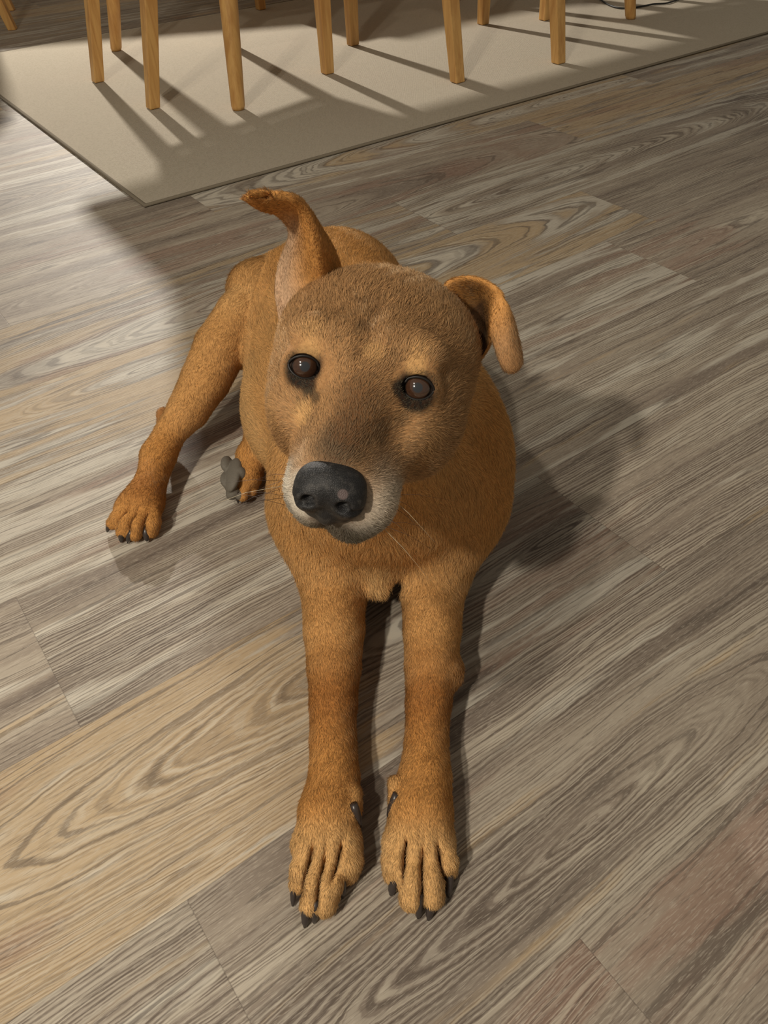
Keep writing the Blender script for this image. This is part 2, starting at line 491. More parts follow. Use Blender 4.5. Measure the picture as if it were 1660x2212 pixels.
# ------------------------------------------------------------------ chairs
def chair_parts(root, bl, br, fl, fr, mx):
    """legs: back-left, back-right, front-left, front-right on the rug, chair frame with +y = facing"""
    top = 0.44
    def back(p):
        bm = bmesh.new()
        k = 0.20
        q = (p[0], p[1] + k * top, top)
        prism(bm, (p[0], p[1], 0), q, 0.031, 0.042, (1, 0, 0), (0, 1, 0), 0.029, 0.040)
        q2 = (p[0] * 1.02, q[1] - 0.10, 0.86)
        prism(bm, q, q2, 0.038, 0.026, (1, 0, 0), (0, 1, 0), 0.036, 0.024)
        bm_obj('leg', bm, M_WOOD, root, bevel=0.003)
        return q, q2
    q1, t1 = back(bl)
    q2, t2 = back(br)
    for p in (fl, fr):
        bm = bmesh.new()
        prism(bm, (p[0], p[1], 0), (p[0], p[1], top), 0.030, 0.043, (1, 0, 0), (0, 1, 0), 0.029, 0.042)
        bm_obj('leg', bm, M_WOOD, root, bevel=0.003)
    # seat
    bm = bmesh.new()
    lo = [bm.verts.new((x, y, top)) for x, y in ((q1[0] - .02, q1[1] - .01), (q2[0] + .02, q2[1] - .01), (fr[0] + .03, fr[1] + .03), (fl[0] - .03, fl[1] + .03))]
    hi = [bm.verts.new((v.co.x * 0.97, v.co.y * 0.98, top + 0.035)) for v in lo]
    bm.faces.new(lo[::-1]); bm.faces.new(hi)
    for i in range(4): bm.faces.new((lo[i], lo[(i + 1) % 4], hi[(i + 1) % 4], hi[i]))
    bm_obj('seat', bm, M_SEAT, root, bevel=0.012, seg=3)
    bm = bmesh.new()
    for a, b in ((q1, q2), (q1, (fl[0], fl[1], top)), (q2, (fr[0], fr[1], top)), ((fl[0], fl[1], top), (fr[0], fr[1], top))):
        a = Vector((a[0], a[1], top - 0.025)); b = Vector((b[0], b[1], top - 0.025))
        d = (b - a).normalized()
        prism(bm, a, b, 0.018, 0.018, (0, 0, 1), d.cross(Vector((0, 0, 1))), 0.05 * 0 + 0.018)
    bm_obj('seat_rail', bm, M_WOOD, root)
    # curved back panel
    bm = bmesh.new()
    nn = 10
    rows = []
    for z in (0.62, 0.68, 0.74, 0.80, 0.87):
        r_ = []
        for sgn in (0, 1):
            for i in range(nn + 1):
                f = i / nn
                x = t1[0] + (t2[0] - t1[0]) * f
                yb = q1[1] - 0.10 * (z - top) / 0.42
                y = yb - 0.045 * math.sin(math.pi * f) + (0.014 if sgn else 0)
                zz = z + (0.02 * math.sin(math.pi * f) if z > 0.8 else 0)
                r_.append(bm.verts.new((x, y, zz)))
        rows.append(r_)
    m = nn + 1
    for a, b in zip(rows[:-1], rows[1:]):
        for i in range(nn):
            bm.faces.new((a[i], a[i + 1], b[i + 1], b[i]))
            bm.faces.new((a[m + i + 1], a[m + i], b[m + i], b[m + i + 1]))
        bm.faces.new((a[0], b[0], b[m], a[m])); bm.faces.new((a[nn], a[m + nn], b[m + nn], b[nn]))
    for a, fl_ in ((rows[0], 1), (rows[-1], 0)):
        for i in range(nn):
            q = (a[i], a[m + i], a[m + i + 1], a[i + 1])
            bm.faces.new(q if fl_ else q[::-1])
    bm_obj('backrest', bm, M_WOOD, root, smooth=True)


def chair(origin_uv, face, legs_uv, label, z=FZ):
    """face: angle of the facing direction measured from the u axis"""
    ox, oy = origin_uv
    root = empty('dining_chair', tuple(W(ox, oy, z)))
    root.rotation_euler = (0, 0, TH + face - math.pi / 2)
    a = face - math.pi / 2
    def loc(p):
        dx, dy = p[0] - ox, p[1] - oy
        return (dx * math.cos(a) + dy * math.sin(a), -dx * math.sin(a) + dy * math.cos(a))
    pts = [loc(p) for p in legs_uv]
    chair_parts(root, *pts, None)
    tag(root, label, 'chair', 'dining chairs around the table')
    return root


def uvp(px, py, z=0.0):
    p = P(px, py, z)
    d = p[:2] - ORG
    return (d[0] * CU + d[1] * SU, -d[0] * SU + d[1] * CU)


L1, L3, L4 = uvp(212, 176, FZ), uvp(331, 233, FZ), uvp(708, 158, FZ)
# left-end chair, facing +u
chair((0.08, 0.37), 0.0, (L1, L3, uvp(503, 100, FZ), L4), 'pale wooden dining chair at the left end of the table, nearest the rug corner')
L6, L8, L5, L7 = uvp(989, 177, FZ), uvp(1207, 136, FZ), uvp(763, 97, FZ), uvp(1044, 52, FZ)
chair((0.80, 0.08), math.pi / 2, (L6, L8, L5, L7), 'pale wooden dining chair tucked under the long side of the table above the dog')
L9 = uvp(1177, 43, FZ)
chair((1.55, 0.44), math.pi, ((L9[0] + .50, L9[1] + 0.05), (L9[0] + .50, L9[1] + 0.42), L9, (L9[0], L9[1] + .47)), 'pale wooden dining chair at the right end of the table by the black cord')
L10 = uvp(564, 20, FZ)
chair((0.9, 1.36), -math.pi / 2, ((L10[0] + .43, L10[1] + .50), (L10[0] + 0.05, L10[1] + .50), (L10[0] + .47, L10[1]), L10), 'pale wooden dining chair at the far rug edge, only one leg in view')
L0 = uvp(28, 64, 0.0)
c0 = chair((L0[0] - .22, L0[1] + .20), math.radians(150), ((L0[0], L0[1]), (L0[0] + .10, L0[1] + .36), (L0[0] - .46, L0[1] + .10), (L0[0] - .33, L0[1] + .52)),
           'pale wooden dining chair pulled back off the rug, leg at top left corner', z=0.0)

# ------------------------------------------------------------------ cord
def tube(bm, pts, radii, n=10):
    pts = [Vector(p) for p in pts]
    rings = []
    up = Vector((0.3, 0.2, 0.93))
    for i, p in enumerate(pts):
        d = (pts[min(i + 1, len(pts) - 1)] - pts[max(i - 1, 0)]).normalized()
        a = d.cross(up).normalized(); b = d.cross(a)
        rings.append([bm.verts.new(p + (a * math.cos(2 * math.pi * j / n) + b * math.sin(2 * math.pi * j / n)) * radii[i]) for j in range(n)])
    bm.faces.new(rings[0][::-1]); bm.faces.new(rings[-1])
    for a, b in zip(rings[:-1], rings[1:]):
        for j in range(n):
            bm.faces.new((a[j], a[(j + 1) % n], b[(j + 1) % n], b[j]))


def smooth_path(pts, n=8):
    pts = [Vector(p) for p in pts]
    out = []
    for i in range(len(pts) - 1):
        p0, p1, p2, p3 = pts[max(i - 1, 0)], pts[i], pts[i + 1], pts[min(i + 2, len(pts) - 1)]
        for k in range(n):
            f = k / n
            out.append(0.5 * ((2 * p1) + (p2 - p0) * f + (2 * p0 - 5 * p1 + 4 * p2 - p3) * f * f + (3 * p1 - p0 - 3 * p2 + p3) * f ** 3))
    return out + [pts[-1]]


cpts = smooth_path([tuple(P(x, y, FZ + 0.003)) for x, y in ((1270, -30), (1288, -12), (1304, 3), (1325, 14), (1352, 18), (1385, 14), (1412, 9), (1440, 7), (1462, 0), (1490, -10), (1530, -20))])
bm = bmesh.new()
tube(bm, cpts, [0.0028] * len(cpts), 12)
cord = bm_obj('power_cord', bm, M_CORD, None, smooth=True)
tag(cord, 'black power cord lying on the rug beside the table leg', 'cord')

# DOG_MARK
# ------------------------------------------------------------------ dog: implicit-surface modeller
def smin(a, b, k):
    h = np.maximum(k - np.abs(a - b), 0.0) / k
    return np.minimum(a, b) - h * h * k * 0.25


def smax(a, b, k):
    return -smin(-a, -b, k)


def d_cone(X, Y, Z, p):
    a, b, ra, rb = p['a'], p['b'], p['ra'], p['rb']
    ba = b - a
    l2 = float(ba @ ba) + 1e-12
    px, py, pz = X - a[0], Y - a[1], Z - a[2]
    t = np.clip((px * ba[0] + py * ba[1] + pz * ba[2]) / l2, 0, 1)
    dx, dy, dz = px - t * ba[0], py - t * ba[1], pz - t * ba[2]
    return np.sqrt(dx * dx + dy * dy + dz * dz) - (ra + (rb - ra) * t)


def d_ell(X, Y, Z, p):
    c, r, M = p['a'], p['r'], p['M']
    px, py, pz = X - c[0], Y - c[1], Z - c[2]
    q = [px * M[i][0] + py * M[i][1] + pz * M[i][2] for i in range(3)]
    k0 = np.sqrt(sum((q[i] / r[i]) ** 2 for i in range(3)))
    k1 = np.sqrt(sum((q[i] / r[i] ** 2) ** 2 for i in range(3))) + 1e-9
    return k0 * (k0 - 1.0) / k1


def d_prim(X, Y, Z, p):
    return d_cone(X, Y, Z, p) if p['t'] == 'c' else d_ell(X, Y, Z, p)


def field(prims, xs, ys, zs):
    D = np.full((len(xs), len(ys), len(zs)), 1.0, np.float32)
    for p in prims:
        k = p['k']
        mg = k + 0.012
        if p['t'] == 'c':
            lo = np.minimum(p['a'] - p['ra'], p['b'] - p['rb']) - mg
            hi = np.maximum(p['a'] + p['ra'], p['b'] + p['rb']) + mg
        else:
            rr = max(p['r'])
            lo, hi = p['a'] - rr - mg, p['a'] + rr + mg
        i = [slice(max(0, np.searchsorted(g, l)), np.searchsorted(g, h)) for g, l, h in zip((xs, ys, zs), lo, hi)]
        if any(s_.start >= s_.stop for s_ in i): continue
        X = xs[i[0]].astype(np.float32)[:, None, None]
        Y = ys[i[1]].astype(np.float32)[None, :, None]
        Z = zs[i[2]].astype(np.float32)[None, None, :]
        d = d_prim(X, Y, Z, p).astype(np.float32)
        sub = D[i[0], i[1], i[2]]
        if p.get('cut'):
            D[i[0], i[1], i[2]] = smax(sub, -d, k)
        else:
            D[i[0], i[1], i[2]] = smin(sub, d, k)
    return D


def surface_nets(D, xs, ys, zs):
    S = D < 0
    C = S[:-1, :-1, :-1].astype(np.int8)
    tot = C.copy()
    for dx in (0, 1):
        for dy in (0, 1):
            for dz in (0, 1):
                if dx or dy or dz:
                    tot += S[dx:S.shape[0] - 1 + dx, dy:S.shape[1] - 1 + dy, dz:S.shape[2] - 1 + dz]
    act = (tot > 0) & (tot < 8)
    idx = np.argwhere(act)
    vid = np.full(act.shape, -1, np.int32)
    vid[act] = np.arange(len(idx))
    I, J, K = idx.T
    corner = {}
    for dx in (0, 1):
        for dy in (0, 1):
            for dz in (0, 1):
                corner[(dx, dy, dz)] = D[I + dx, J + dy, K + dz].astype(np.float64)
    acc = np.zeros((len(idx), 3)); cnt = np.zeros(len(idx))
    for c0 in corner:
        for ax in range(3):
            if c0[ax] == 0:
                c1 = list(c0); c1[ax] = 1; c1 = tuple(c1)
                a, b = corner[c0], corner[c1]
                m = (a < 0) != (b < 0)
                t = np.where(m, a / np.where(m, a - b, 1), 0)
                for q in range(3):
                    acc[:, q] += np.where(m, c0[q] + (t if q == ax else 0), 0)
                cnt += m
    pos = acc / cnt[:, None] + idx
    out = np.stack([np.interp(pos[:, q], np.arange(len(g)), g) for q, g in enumerate((xs, ys, zs))], 1)
    faces = []
    n = D.shape
    for ax in range(3):
        a = [slice(1, n[0] - 1), slice(1, n[1] - 1), slice(1, n[2] - 1)]
        b = list(a)
        a[ax] = slice(0, n[ax] - 1); b[ax] = slice(1, n[ax])
        e0, e1 = S[tuple(a)], S[tuple(b)]
        ch = np.argwhere(e0 != e1)
        ins = e0[e0 != e1]
        o_ = np.array([1, 1, 1]); o_[ax] = 0
        ch = ch + o_
        u_, v_ = [q for q in range(3) if q != ax]
        du = np.zeros(3, int); du[u_] = 1
        dv = np.zeros(3, int); dv[v_] = 1
        def vv(off): 
            q = ch - off
            return vid[q[:, 0], q[:, 1], q[:, 2]]
        quad = np.stack([vv(du + dv), vv(dv), vv(0 * du), vv(du)], 1)
        flip = ins if ax != 1 else ~ins
        quad[~flip] = quad[~flip][:, ::-1]
        faces.append(quad)
    return out, np.concatenate(faces)


def np_mesh(name, v, f):
    me = bpy.data.meshes.new(name)
    me.vertices.add(len(v))
    me.vertices.foreach_set('co', np.ascontiguousarray(v, np.float32).ravel())
    k = f.shape[1]
    me.loops.add(f.size)
    me.loops.foreach_set('vertex_index', np.ascontiguousarray(f, np.int32).ravel())
    me.polygons.add(len(f))
    me.polygons.foreach_set('loop_start', np.arange(0, f.size, k, dtype=np.int32))
    me.update(calc_edges=True)
    me.validate()
    return me


# coat colours (what the hair itself is dyed)
C_GOLD = (0.62, 0.325, 0.112)
C_ORANGE = (0.58, 0.275, 0.078)
C_TAN = (0.68, 0.395, 0.155)
C_HEAD = (0.385, 0.205, 0.085)
C_DARKBROWN = (0.15, 0.070, 0.028)
C_RUST = (0.40, 0.165, 0.042)
C_GREY = (0.58, 0.52, 0.43)
C_BLACK = (0.012, 0.010, 0.008)

prims = []
I3 = np.eye(3)


def A(v): return np.array(v, float)


def nrmz(v):
    v = A(v)
    return v / (np.linalg.norm(v) + 1e-12)


def cone(a, b, ra, rb, k=0.02, flow=None, col=C_GOLD, hl=0.0079, cut=False, tag_=''):
    a, b = A(a), A(b)
    prims.append(dict(t='c', a=a, b=b, ra=ra, rb=rb, k=k, flow=nrmz(flow if flow is not None else b - a), col=A(col), hl=hl, cut=cut, tag=tag_))


def ell(c, r, k=0.02, M=None, flow=(0, 1, 0), col=C_GOLD, hl=0.0079, cut=False, tag_=''):
    prims.append(dict(t='e', a=A(c), r=A(r), M=I3 if M is None else M, k=k, flow=nrmz(flow), col=A(col), hl=hl, cut=cut, tag=tag_))


def limb(px, py, hw, z=None, lift=0.0):
    """centre and radius of a limb section: photo axis point, half width in pixels, resting on the floor unless z given"""
    r = 0.02
    for _ in range(6):
        zz = z if z is not None else r + lift
        p = P(px, py, zz)
        r = hw * dist(p) / F
    return p, r


def rotM(fwd, up=(0, 0, 1)):
    """rows: side, forward, up"""
    f = nrmz(fwd); s_ = nrmz(np.cross(f, up)); u_ = np.cross(s_, f)
    return np.array([s_, f, u_])


# --- trunk
body = [((0.012, 0.615, 0.122), 0.108), ((-0.030, 0.740, 0.108), 0.100), ((-0.068, 0.860, 0.100), 0.088), ((-0.080, 0.950, 0.098), 0.086)]
for (a, ra), (b, rb) in zip(body[:-1], body[1:]):
    cone(a, b, ra, rb, 0.03, col=C_GOLD, hl=0.0094)
ell((-0.062, 0.775, 0.080), (0.100, 0.13, 0.078), 0.03, flow=(-.1, 1, -.2), col=C_TAN)
ell((-0.050, 0.930, 0.112), (0.098, 0.130, 0.100), 0.03, flow=(-.05, 1, .1), col=C_ORANGE)
ell((-0.125, 0.985, 0.085), (0.055, 0.08, 0.075), 0.03, flow=(-.2, 1, -.3), col=C_GOLD)
ell((0.030, 0.780, 0.125), (0.080, 0.130, 0.095), 0.04, flow=(.05, 1, .1), col=C_GOLD)
# shoulders
ell((-0.060, 0.590, 0.115), (0.050, 0.075, 0.095), 0.03, flow=(-.1, -.2, -1), col=C_GOLD)
ell((0.072, 0.600, 0.115), (0.054, 0.075, 0.098), 0.03, flow=(.1, -.2, -1), col=C_ORANGE)
# neck and throat
cone((0.010, 0.620, 0.185), (-0.005, 0.510, 0.295), 0.085, 0.060, 0.03, flow=(0, .6, -.8), col=C_GOLD, hl=0.0101)
cone((0.0, 0.560, 0.15), (-0.010, 0.455, 0.270), 0.070, 0.042, 0.03, flow=(0.1, .1, -1), col=C_GOLD, hl=0.0108)
# chest and breastbone tuft
ell((0.004, 0.562, 0.130), (0.088, 0.070, 0.066), 0.03, flow=(0, -.2, -1), col=C_GOLD, hl=0.0115)
cone((0.000, 0.545, 0.105), P(822, 1268, 0.056), 0.050, 0.006, 0.010, flow=(0, -.35, -1), col=C_TAN, hl=0.0115)

# --- forelegs
def foreleg(pts, side, elbow, toes_, dew):
    # elbow resting on the floor
    cone(elbow[0], (elbow[0][0] * 0.95, 0.585, 0.034), elbow[1], 0.032, 0.025, col=C_GOLD, flow=(0, -.3, -1), hl=0.0080)
    ps = []
    for (px, py, hw, dz, col) in pts:
        p, r = limb(px, py, hw, None, dz)
        ps.append((p, r, col))
    cone(elbow[0], ps[0][0], elbow[1], ps[0][1], 0.025, col=C_GOLD, hl=0.0086, flow=(0, -.8, -.6))
    for (a, ra, ca), (b, rb, cb) in zip(ps[:-1], ps[1:]):
        cone(a, b, ra, rb, 0.003, col=cb, hl=0.0048)
    return ps


foreleg([(722, 1285, 66, 0.014, C_GOLD), (722, 1360, 63, 0.012, C_GOLD), (722, 1440, 55, 0.010, C_GOLD), (720, 1520, 48, 0.008, C_RUST),
         (720, 1600, 46, 0.006, C_RUST), (722, 1680, 50, 0.004, C_ORANGE), (712, 1750, 62, -0.002, C_ORANGE)], -1,
        ((-0.062, 0.575, 0.085), 0.044), None, None)
foreleg([(935, 1285, 64, 0.014, C_TAN), (934, 1360, 60, 0.012, C_GOLD), (932, 1440, 54, 0.010, C_GOLD), (926, 1520, 46, 0.008, C_RUST),
         (922, 1600, 43, 0.006, C_RUST), (918, 1680, 52, 0.003, C_ORANGE), (910, 1750, 64, -0.002, C_ORANGE)], 1,
        ((0.066, 0.575, 0.085), 0.046), None, None)
# wart-like callus on the outer side of the left foreleg
p_, r_ = limb(970, 1448, 28, 0.030)
ell(p_, (r_ * 1.0, r_ * 1.4, r_ * 1.1), 0.008, flow=(0.3, -1, 0), col=C_RUST)

claws = []
grooves = []


def paw(palm, toes_, dewclaw, col=C_TAN):
    (px, py, hw, hpx) = palm
    p, r = limb(px, py, hw, 0.020)
    q = P(px, py + hpx, 0.018); q0 = P(px, py - hpx, 0.024)
    fw_ = nrmz(q - q0)
    ell((p + 0 * fw_), (r * 0.97, np.linalg.norm(q - q0) / 2, 0.0195), 0.012, M=rotM(fw_), flow=fw_, col=col, hl=0.0050)
    for (x0, y0, x1, y1, hw0, hw1, claw) in toes_:
        a, ra = limb(x0, y0, hw0, 0.0225)
        m_, rm = limb(x0 * .45 + x1 * .55, y0 * .45 + y1 * .55, (hw0 + hw1) / 2 * 1.06, 0.0215)
        b, rb = limb(x1, y1, hw1, 0.0120)
        cone(a, m_, ra * 0.92, rm, 0.0045, col=col, hl=0.0043)
        cone(m_, b, rm, rb, 0.0035, col=col, hl=0.0043)
        claws.append((b, claw))
    for (q0_, q1_) in zip(toes_[:-1], toes_[1:]):
        xa0, ya0 = (q0_[0] + q0_[4] * .9 + q1_[0] - q1_[4] * .9) / 2, (q0_[1] + q1_[1]) / 2 - 6
        xa1, ya1 = (q0_[2] + q0_[5] + q1_[2] - q1_[5]) / 2, min(q0_[3], q1_[3]) + 22
        g0, g1 = P(xa0, ya0 - 14, 0.036), P(xa1, ya1, 0.016)
        gc = (g0 + g1) / 2 + A((0, 0, 0.004))
        ell(gc, (0.0013, np.linalg.norm(g1 - g0) / 2, 0.0150), 0.0045, M=rotM(g1 - g0), col=col, cut=True)
        grooves.append((g0 * .8 + g1 * .2 + A((0, 0, -.006)), g1 + A((0, 0, -.002))))
    if dewclaw:
        x0, y0, x1, y1 = dewclaw
        a, ra = limb(x0, y0, 11, 0.031)
        cone(a + A((0, 0.012, 0.002)), a, ra * 1.1, ra * 0.9, 0.008, flow=(0, -1, -.2), col=col, hl=0.0043)
        claws.append((a, (x0, y0 + 6, 0.033, x1, y1, 0.020, 0.0032)))


paw((706, 1822, 72, 58),
    [(664, 1838, 645, 1908, 22, 18, (638, 1902, .012, 633, 1954, .002, .0030)),
     (690, 1850, 670, 1952, 24, 20, (662, 1958, .010, 659, 2000, .0015, .0034)),
     (722, 1852, 700, 1950, 26, 26, (682, 1960, .010, 679, 1990, .0015, .0036)),
     (752, 1834, 750, 1880, 28, 25, (735, 1890, .016, 741, 1936, .004, .0040))],
    (768, 1744, 779, 1784))
paw((905, 1820, 74, 58),
    [(862, 1828, 856, 1882, 28, 26, (858, 1888, .013, 845, 1930, .003, .0044)),
     (893, 1846, 890, 1938, 27, 25, (905, 1946, .010, 904, 1980, .0015, .0036)),
     (930, 1850, 934, 1936, 24, 23, (934, 1944, .010, 926, 1984, .0015, .0036)),
     (960, 1838, 970, 1878, 20, 17, (971, 1880, .012, 970, 1936, .002, .0034))],
    (853, 1722, 839, 1766))

# --- right hind leg stretched out beside the body
hind = [(545, 622, 31, 0.152, C_TAN), (516, 676, 45, 0.134, C_TAN), (478, 750, 54, 0.108, C_GOLD), (445, 820, 50, 0.085, C_GOLD),
        (407, 885, 42, 0.065, C_GOLD), (368, 935, 31, 0.048, C_GOLD), (342, 985, 36, 0.036, C_ORANGE), (330, 1030, 31, 0.030, C_ORANGE), (312, 1078, 40, 0.024, C_RUST)]
hp = [(limb(a, b, c, z), col) for a, b, c, z, col in hind]
cone((-0.105, 0.965, 0.10), hp[0][0][0] + A((0.0, 0.01, -0.006)), 0.066, 0.034, 0.03, flow=(-.2, -1, .2), col=C_GOLD)
cone((-0.13, 0.975, 0.075), hp[2][0][0], 0.055, hp[2][0][1] * 0.9, 0.02, flow=(-.3, -1, -.2), col=C_GOLD)
for ((a, ra), ca), ((b, rb), cb) in zip(hp[:-1], hp[1:]):
    cone(a, b, ra, rb, 0.003, col=cb, hl=0.0048)
# fold of skin between stifle and flank
fold = [P(577, 628, .172), P(560, 690, .150), P(532, 760, .128), P(506, 820, .100)]
for a, b in zip(fold[:-1], fold[1:]):
    cone(a, b, 0.006, 0.006, 0.012, col=C_GOLD, cut=True)
# hock point behind the leg
p_, r_ = limb(354, 895, 11, 0.035)
cone(hp[5][0][0] + A((-0.005, 0.02, -0.012)), p_, 0.016, r_ + 0.002, 0.01, col=C_RUST, hl=0.0058)


def hindpaw():
    a = P(300, 1092, 0.020)
    p, r = limb(296, 1098, 47, 0.018)
    ell(p, (r, 0.026, 0.018), 0.012, M=rotM((-.12, -1, 0)), flow=(-.2, -1, -.1), col=C_ORANGE, hl=0.0043)
    for (x0, y0, x1, y1, h0, h1, claw) in [
        (268, 1108, 245, 1130, 16, 14, (240, 1130, .010, 232, 1146, .003, .0034)),
        (283, 1112, 266, 1146, 18, 16, (264, 1152, .009, 262, 1168, .002, .0036)),
        (305, 1116, 292, 1152, 18, 16, (282, 1156, .009, 276, 1170, .002, .0032)),
        (330, 1112, 326, 1146, 17, 16, (316, 1150, .010, 318, 1166, .004, .0040))]:
        a_, ra_ = limb(x0, y0, h0, 0.0225); b_, rb_ = limb(x1, y1, h1, 0.011)
        m_, rm_ = limb((x0 + x1) / 2, (y0 + y1) / 2, (h0 + h1) / 2 * 1.05, 0.020)
        cone(a_, m_, ra_, rm_, 0.004, col=C_ORANGE, hl=0.0043)
        cone(m_, b_, rm_, rb_, 0.0035, col=C_ORANGE, hl=0.0043)
        claws.append((b_, claw))
    for (xa, ya, xb, yb) in ((277, 1096, 252, 1146), (296, 1100, 277, 1158), (320, 1098, 309, 1156)):
        g0, g1 = P(xa, ya, 0.034), P(xb, yb, 0.014)
        ell((g0 + g1) / 2 + A((0, 0, 0.004)), (0.0014, np.linalg.norm(g1 - g0) / 2, 0.0140), 0.0045, M=rotM(g1 - g0), col=C_ORANGE, cut=True)
        grooves.append((g0 * .8 + g1 * .2 + A((0, 0, -.006)), g1 + A((0, 0, -.002))))


hindpaw()
# --- left hind foot peeping out from under the belly, sole turned outwards
lh = [limb(565, 940, 28, 0.040), limb(545, 985, 30, 0.032), limb(538, 1030, 28, 0.026)]
cone((-0.09, 0.80, 0.05), lh[0][0], 0.035, lh[0][1], 0.02, col=C_ORANGE)
for (a, ra), (b, rb) in zip(lh[:-1], lh[1:]):
    cone(a, b, ra, rb, 0.010, col=C_ORANGE, hl=0.0050)
for (x0, y0, x1, y1, h0, z0) in [(548, 1030, 545, 1062, 13, .020), (530, 1034, 524, 1072, 14, .026), (514, 1030, 506, 1064, 12, .030), (500, 1016, 493, 1046, 11, .026)]:
    a_, ra_ = limb(x0, y0, h0, z0); b_, rb_ = limb(x1, y1, h0 * .85, z0 * .6)
    cone(a_, b_, ra_, rb_, 0.004, col=C_ORANGE if x0 > 520 else C_BLACK, hl=0.0029)
claws.append((P(520, 1072, .018), (513, 1070, .016, 515, 1083, .006, .0026)))
claws.append((P(540, 1062, .014), (527, 1074, .012, 529, 1083, .004, .0026)))

# --- head frame: x to the picture's right, f to the nose, u up
HM = A((-0.0100, 0.403, 0.360))
HX = nrmz((1.0, -0.20, -0.145))
HF = A((-0.24, -1.0, -0.02)); HF = nrmz(HF - HX * float(HF @ HX))
HU = np.cross(HF, HX); HU = HU if HU[2] > 0 else -HU


def hd(x, f, u): return HM + HX * x + HF * f + HU * u
HROT = np.array([HX, HF, HU])
def hv(x, f, u): return HX * x + HF * f + HU * u
def hn(x, f, u): return hd(x, f - 0.009, u + 0.0105)


HB = hv(0, -1, .1)
ell(hd(0.001, -0.066, -0.022), (0.067, 0.077, 0.040), 0.02, M=HROT, flow=HB, col=C_HEAD, hl=0.0065, tag_='h')
ell(hd(0, -0.020, -0.016), (0.052, 0.045, 0.034), 0.015, M=HROT, flow=HB, col=C_HEAD, hl=0.0050, tag_='h')
for sx in (-1, 1):
    cw = 0.0 if sx > 0 else 0.006
    ell(hd(sx * (0.040 - cw), -0.024, -0.042), (0.028, 0.046, 0.038), 0.014, M=HROT, flow=hv(sx * .5, -.8, -.5), col=C_HEAD, hl=0.0065, tag_='h')
    ell(hd(sx * (0.038 - cw), -0.075, -0.048), (0.031, 0.045, 0.040), 0.018, M=HROT, flow=hv(sx * .4, -.8, -.6), col=C_HEAD, hl=0.0079, tag_='h')
    ell(hd(sx * 0.031, -0.016, 0.011), (0.0180, 0.013, 0.0100), 0.010, M=HROT, flow=hv(sx * .5, -.7, .5), col=C_HEAD, hl=0.0043, tag_='h')   # brow
    ell(hd(sx * 0.034, 0.010, -0.026), (0.016, 0.022, 0.016), 0.014, M=HROT, flow=hv(sx * .3, -.6, -.6), col=C_HEAD, hl=0.0043, tag_='h')    # below the eye
    cone(hn(sx * 0.016 + 0.002, 0.012, -0.048), hn(sx * 0.0135 + 0.003, 0.070, -0.052), 0.0235, 0.0190, 0.012, flow=hv(sx * .5, -.8, -.5), col=C_HEAD, hl=0.0043, tag_='h')   # lips
    ell(hn(sx * 0.0140 + 0.0045, 0.072, -0.054), (0.0165, 0.021, 0.0205), 0.008, M=HROT, flow=hv(sx * .6, -.7, -.5), col=C_GREY, hl=0.0043, tag_='h')
cone(hn(0, 0.000, -0.020), hn(0, 0.070, -0.033), 0.028, 0.0190, 0.014, flow=hv(0, -1, 0), col=C_HEAD, hl=0.0036, tag_='h')
cone(hn(0.003, 0.0, -0.074), hn(0.011, 0.070, -0.073), 0.024, 0.0150, 0.010, flow=hv(0, -.8, -.6), col=C_GREY, hl=0.0050, tag_='h')
cone(hd(0, -0.07, -0.060), hd(0, 0.0, -0.062), 0.048, 0.034, 0.02, flow=hv(0, -.8, -.6), col=C_GOLD, hl=0.0079, tag_='h')
# forehead furrow, stop, mouth cut and philtrum
cone(hd(0, -0.060, 0.0265), hd(0, 0.004, 0.0215), 0.0025, 0.0030, 0.012, flow=HB, col=C_HEAD, cut=True)
cone(hn(0, 0.084, -0.058), hn(0, 0.094, -0.070), 0.0012, 0.0012, 0.004, flow=HB, col=C_BLACK, cut=True)
EYES = {}
for sx in (-1, 1):
    ec = hd(sx * 0.0350, 0.0000, -0.0040)
    gz = nrmz(nrmz(A((0.0, 0.0, H)) - ec) + A((0.03, 0, 0)))
    xa = nrmz(HX - gz * float(HX @ gz)); ya = np.cross(gz, xa)
    EYES[sx] = (ec, xa, ya, gz)
    ell(ec, (0.0142, 0.0134, 0.0134), 0.007, M=HROT, flow=hv(sx * .5, -.6, .5), col=C_HEAD, hl=0.0035, tag_='h')
    ell(ec + gz * 0.012, (0.0096, 0.0072, 0.0120), 0.0016, M=np.array([xa, ya, gz]), flow=HB, col=C_BLACK, cut=True)
    ell(ec, (0.0120, 0.0120, 0.0120), 0.0010, M=HROT, flow=HB, col=C_BLACK, cut=True)
ell(hn(0, 0.094, -0.036), (0.019, 0.010, 0.013), 0.004, M=HROT, flow=HB, col=C_BLACK, cut=True)


def axis(lo, hi, bands):
    """grid lines: bands = [(start, stop, step)]"""
    g = [lo]
    while g[-1] < hi:
        st = bands[-1][2]
        for a, b, s_ in bands:
            if a <= g[-1] < b:
                st = s_
                break
        g.append(g[-1] + st)
    return np.array(g)


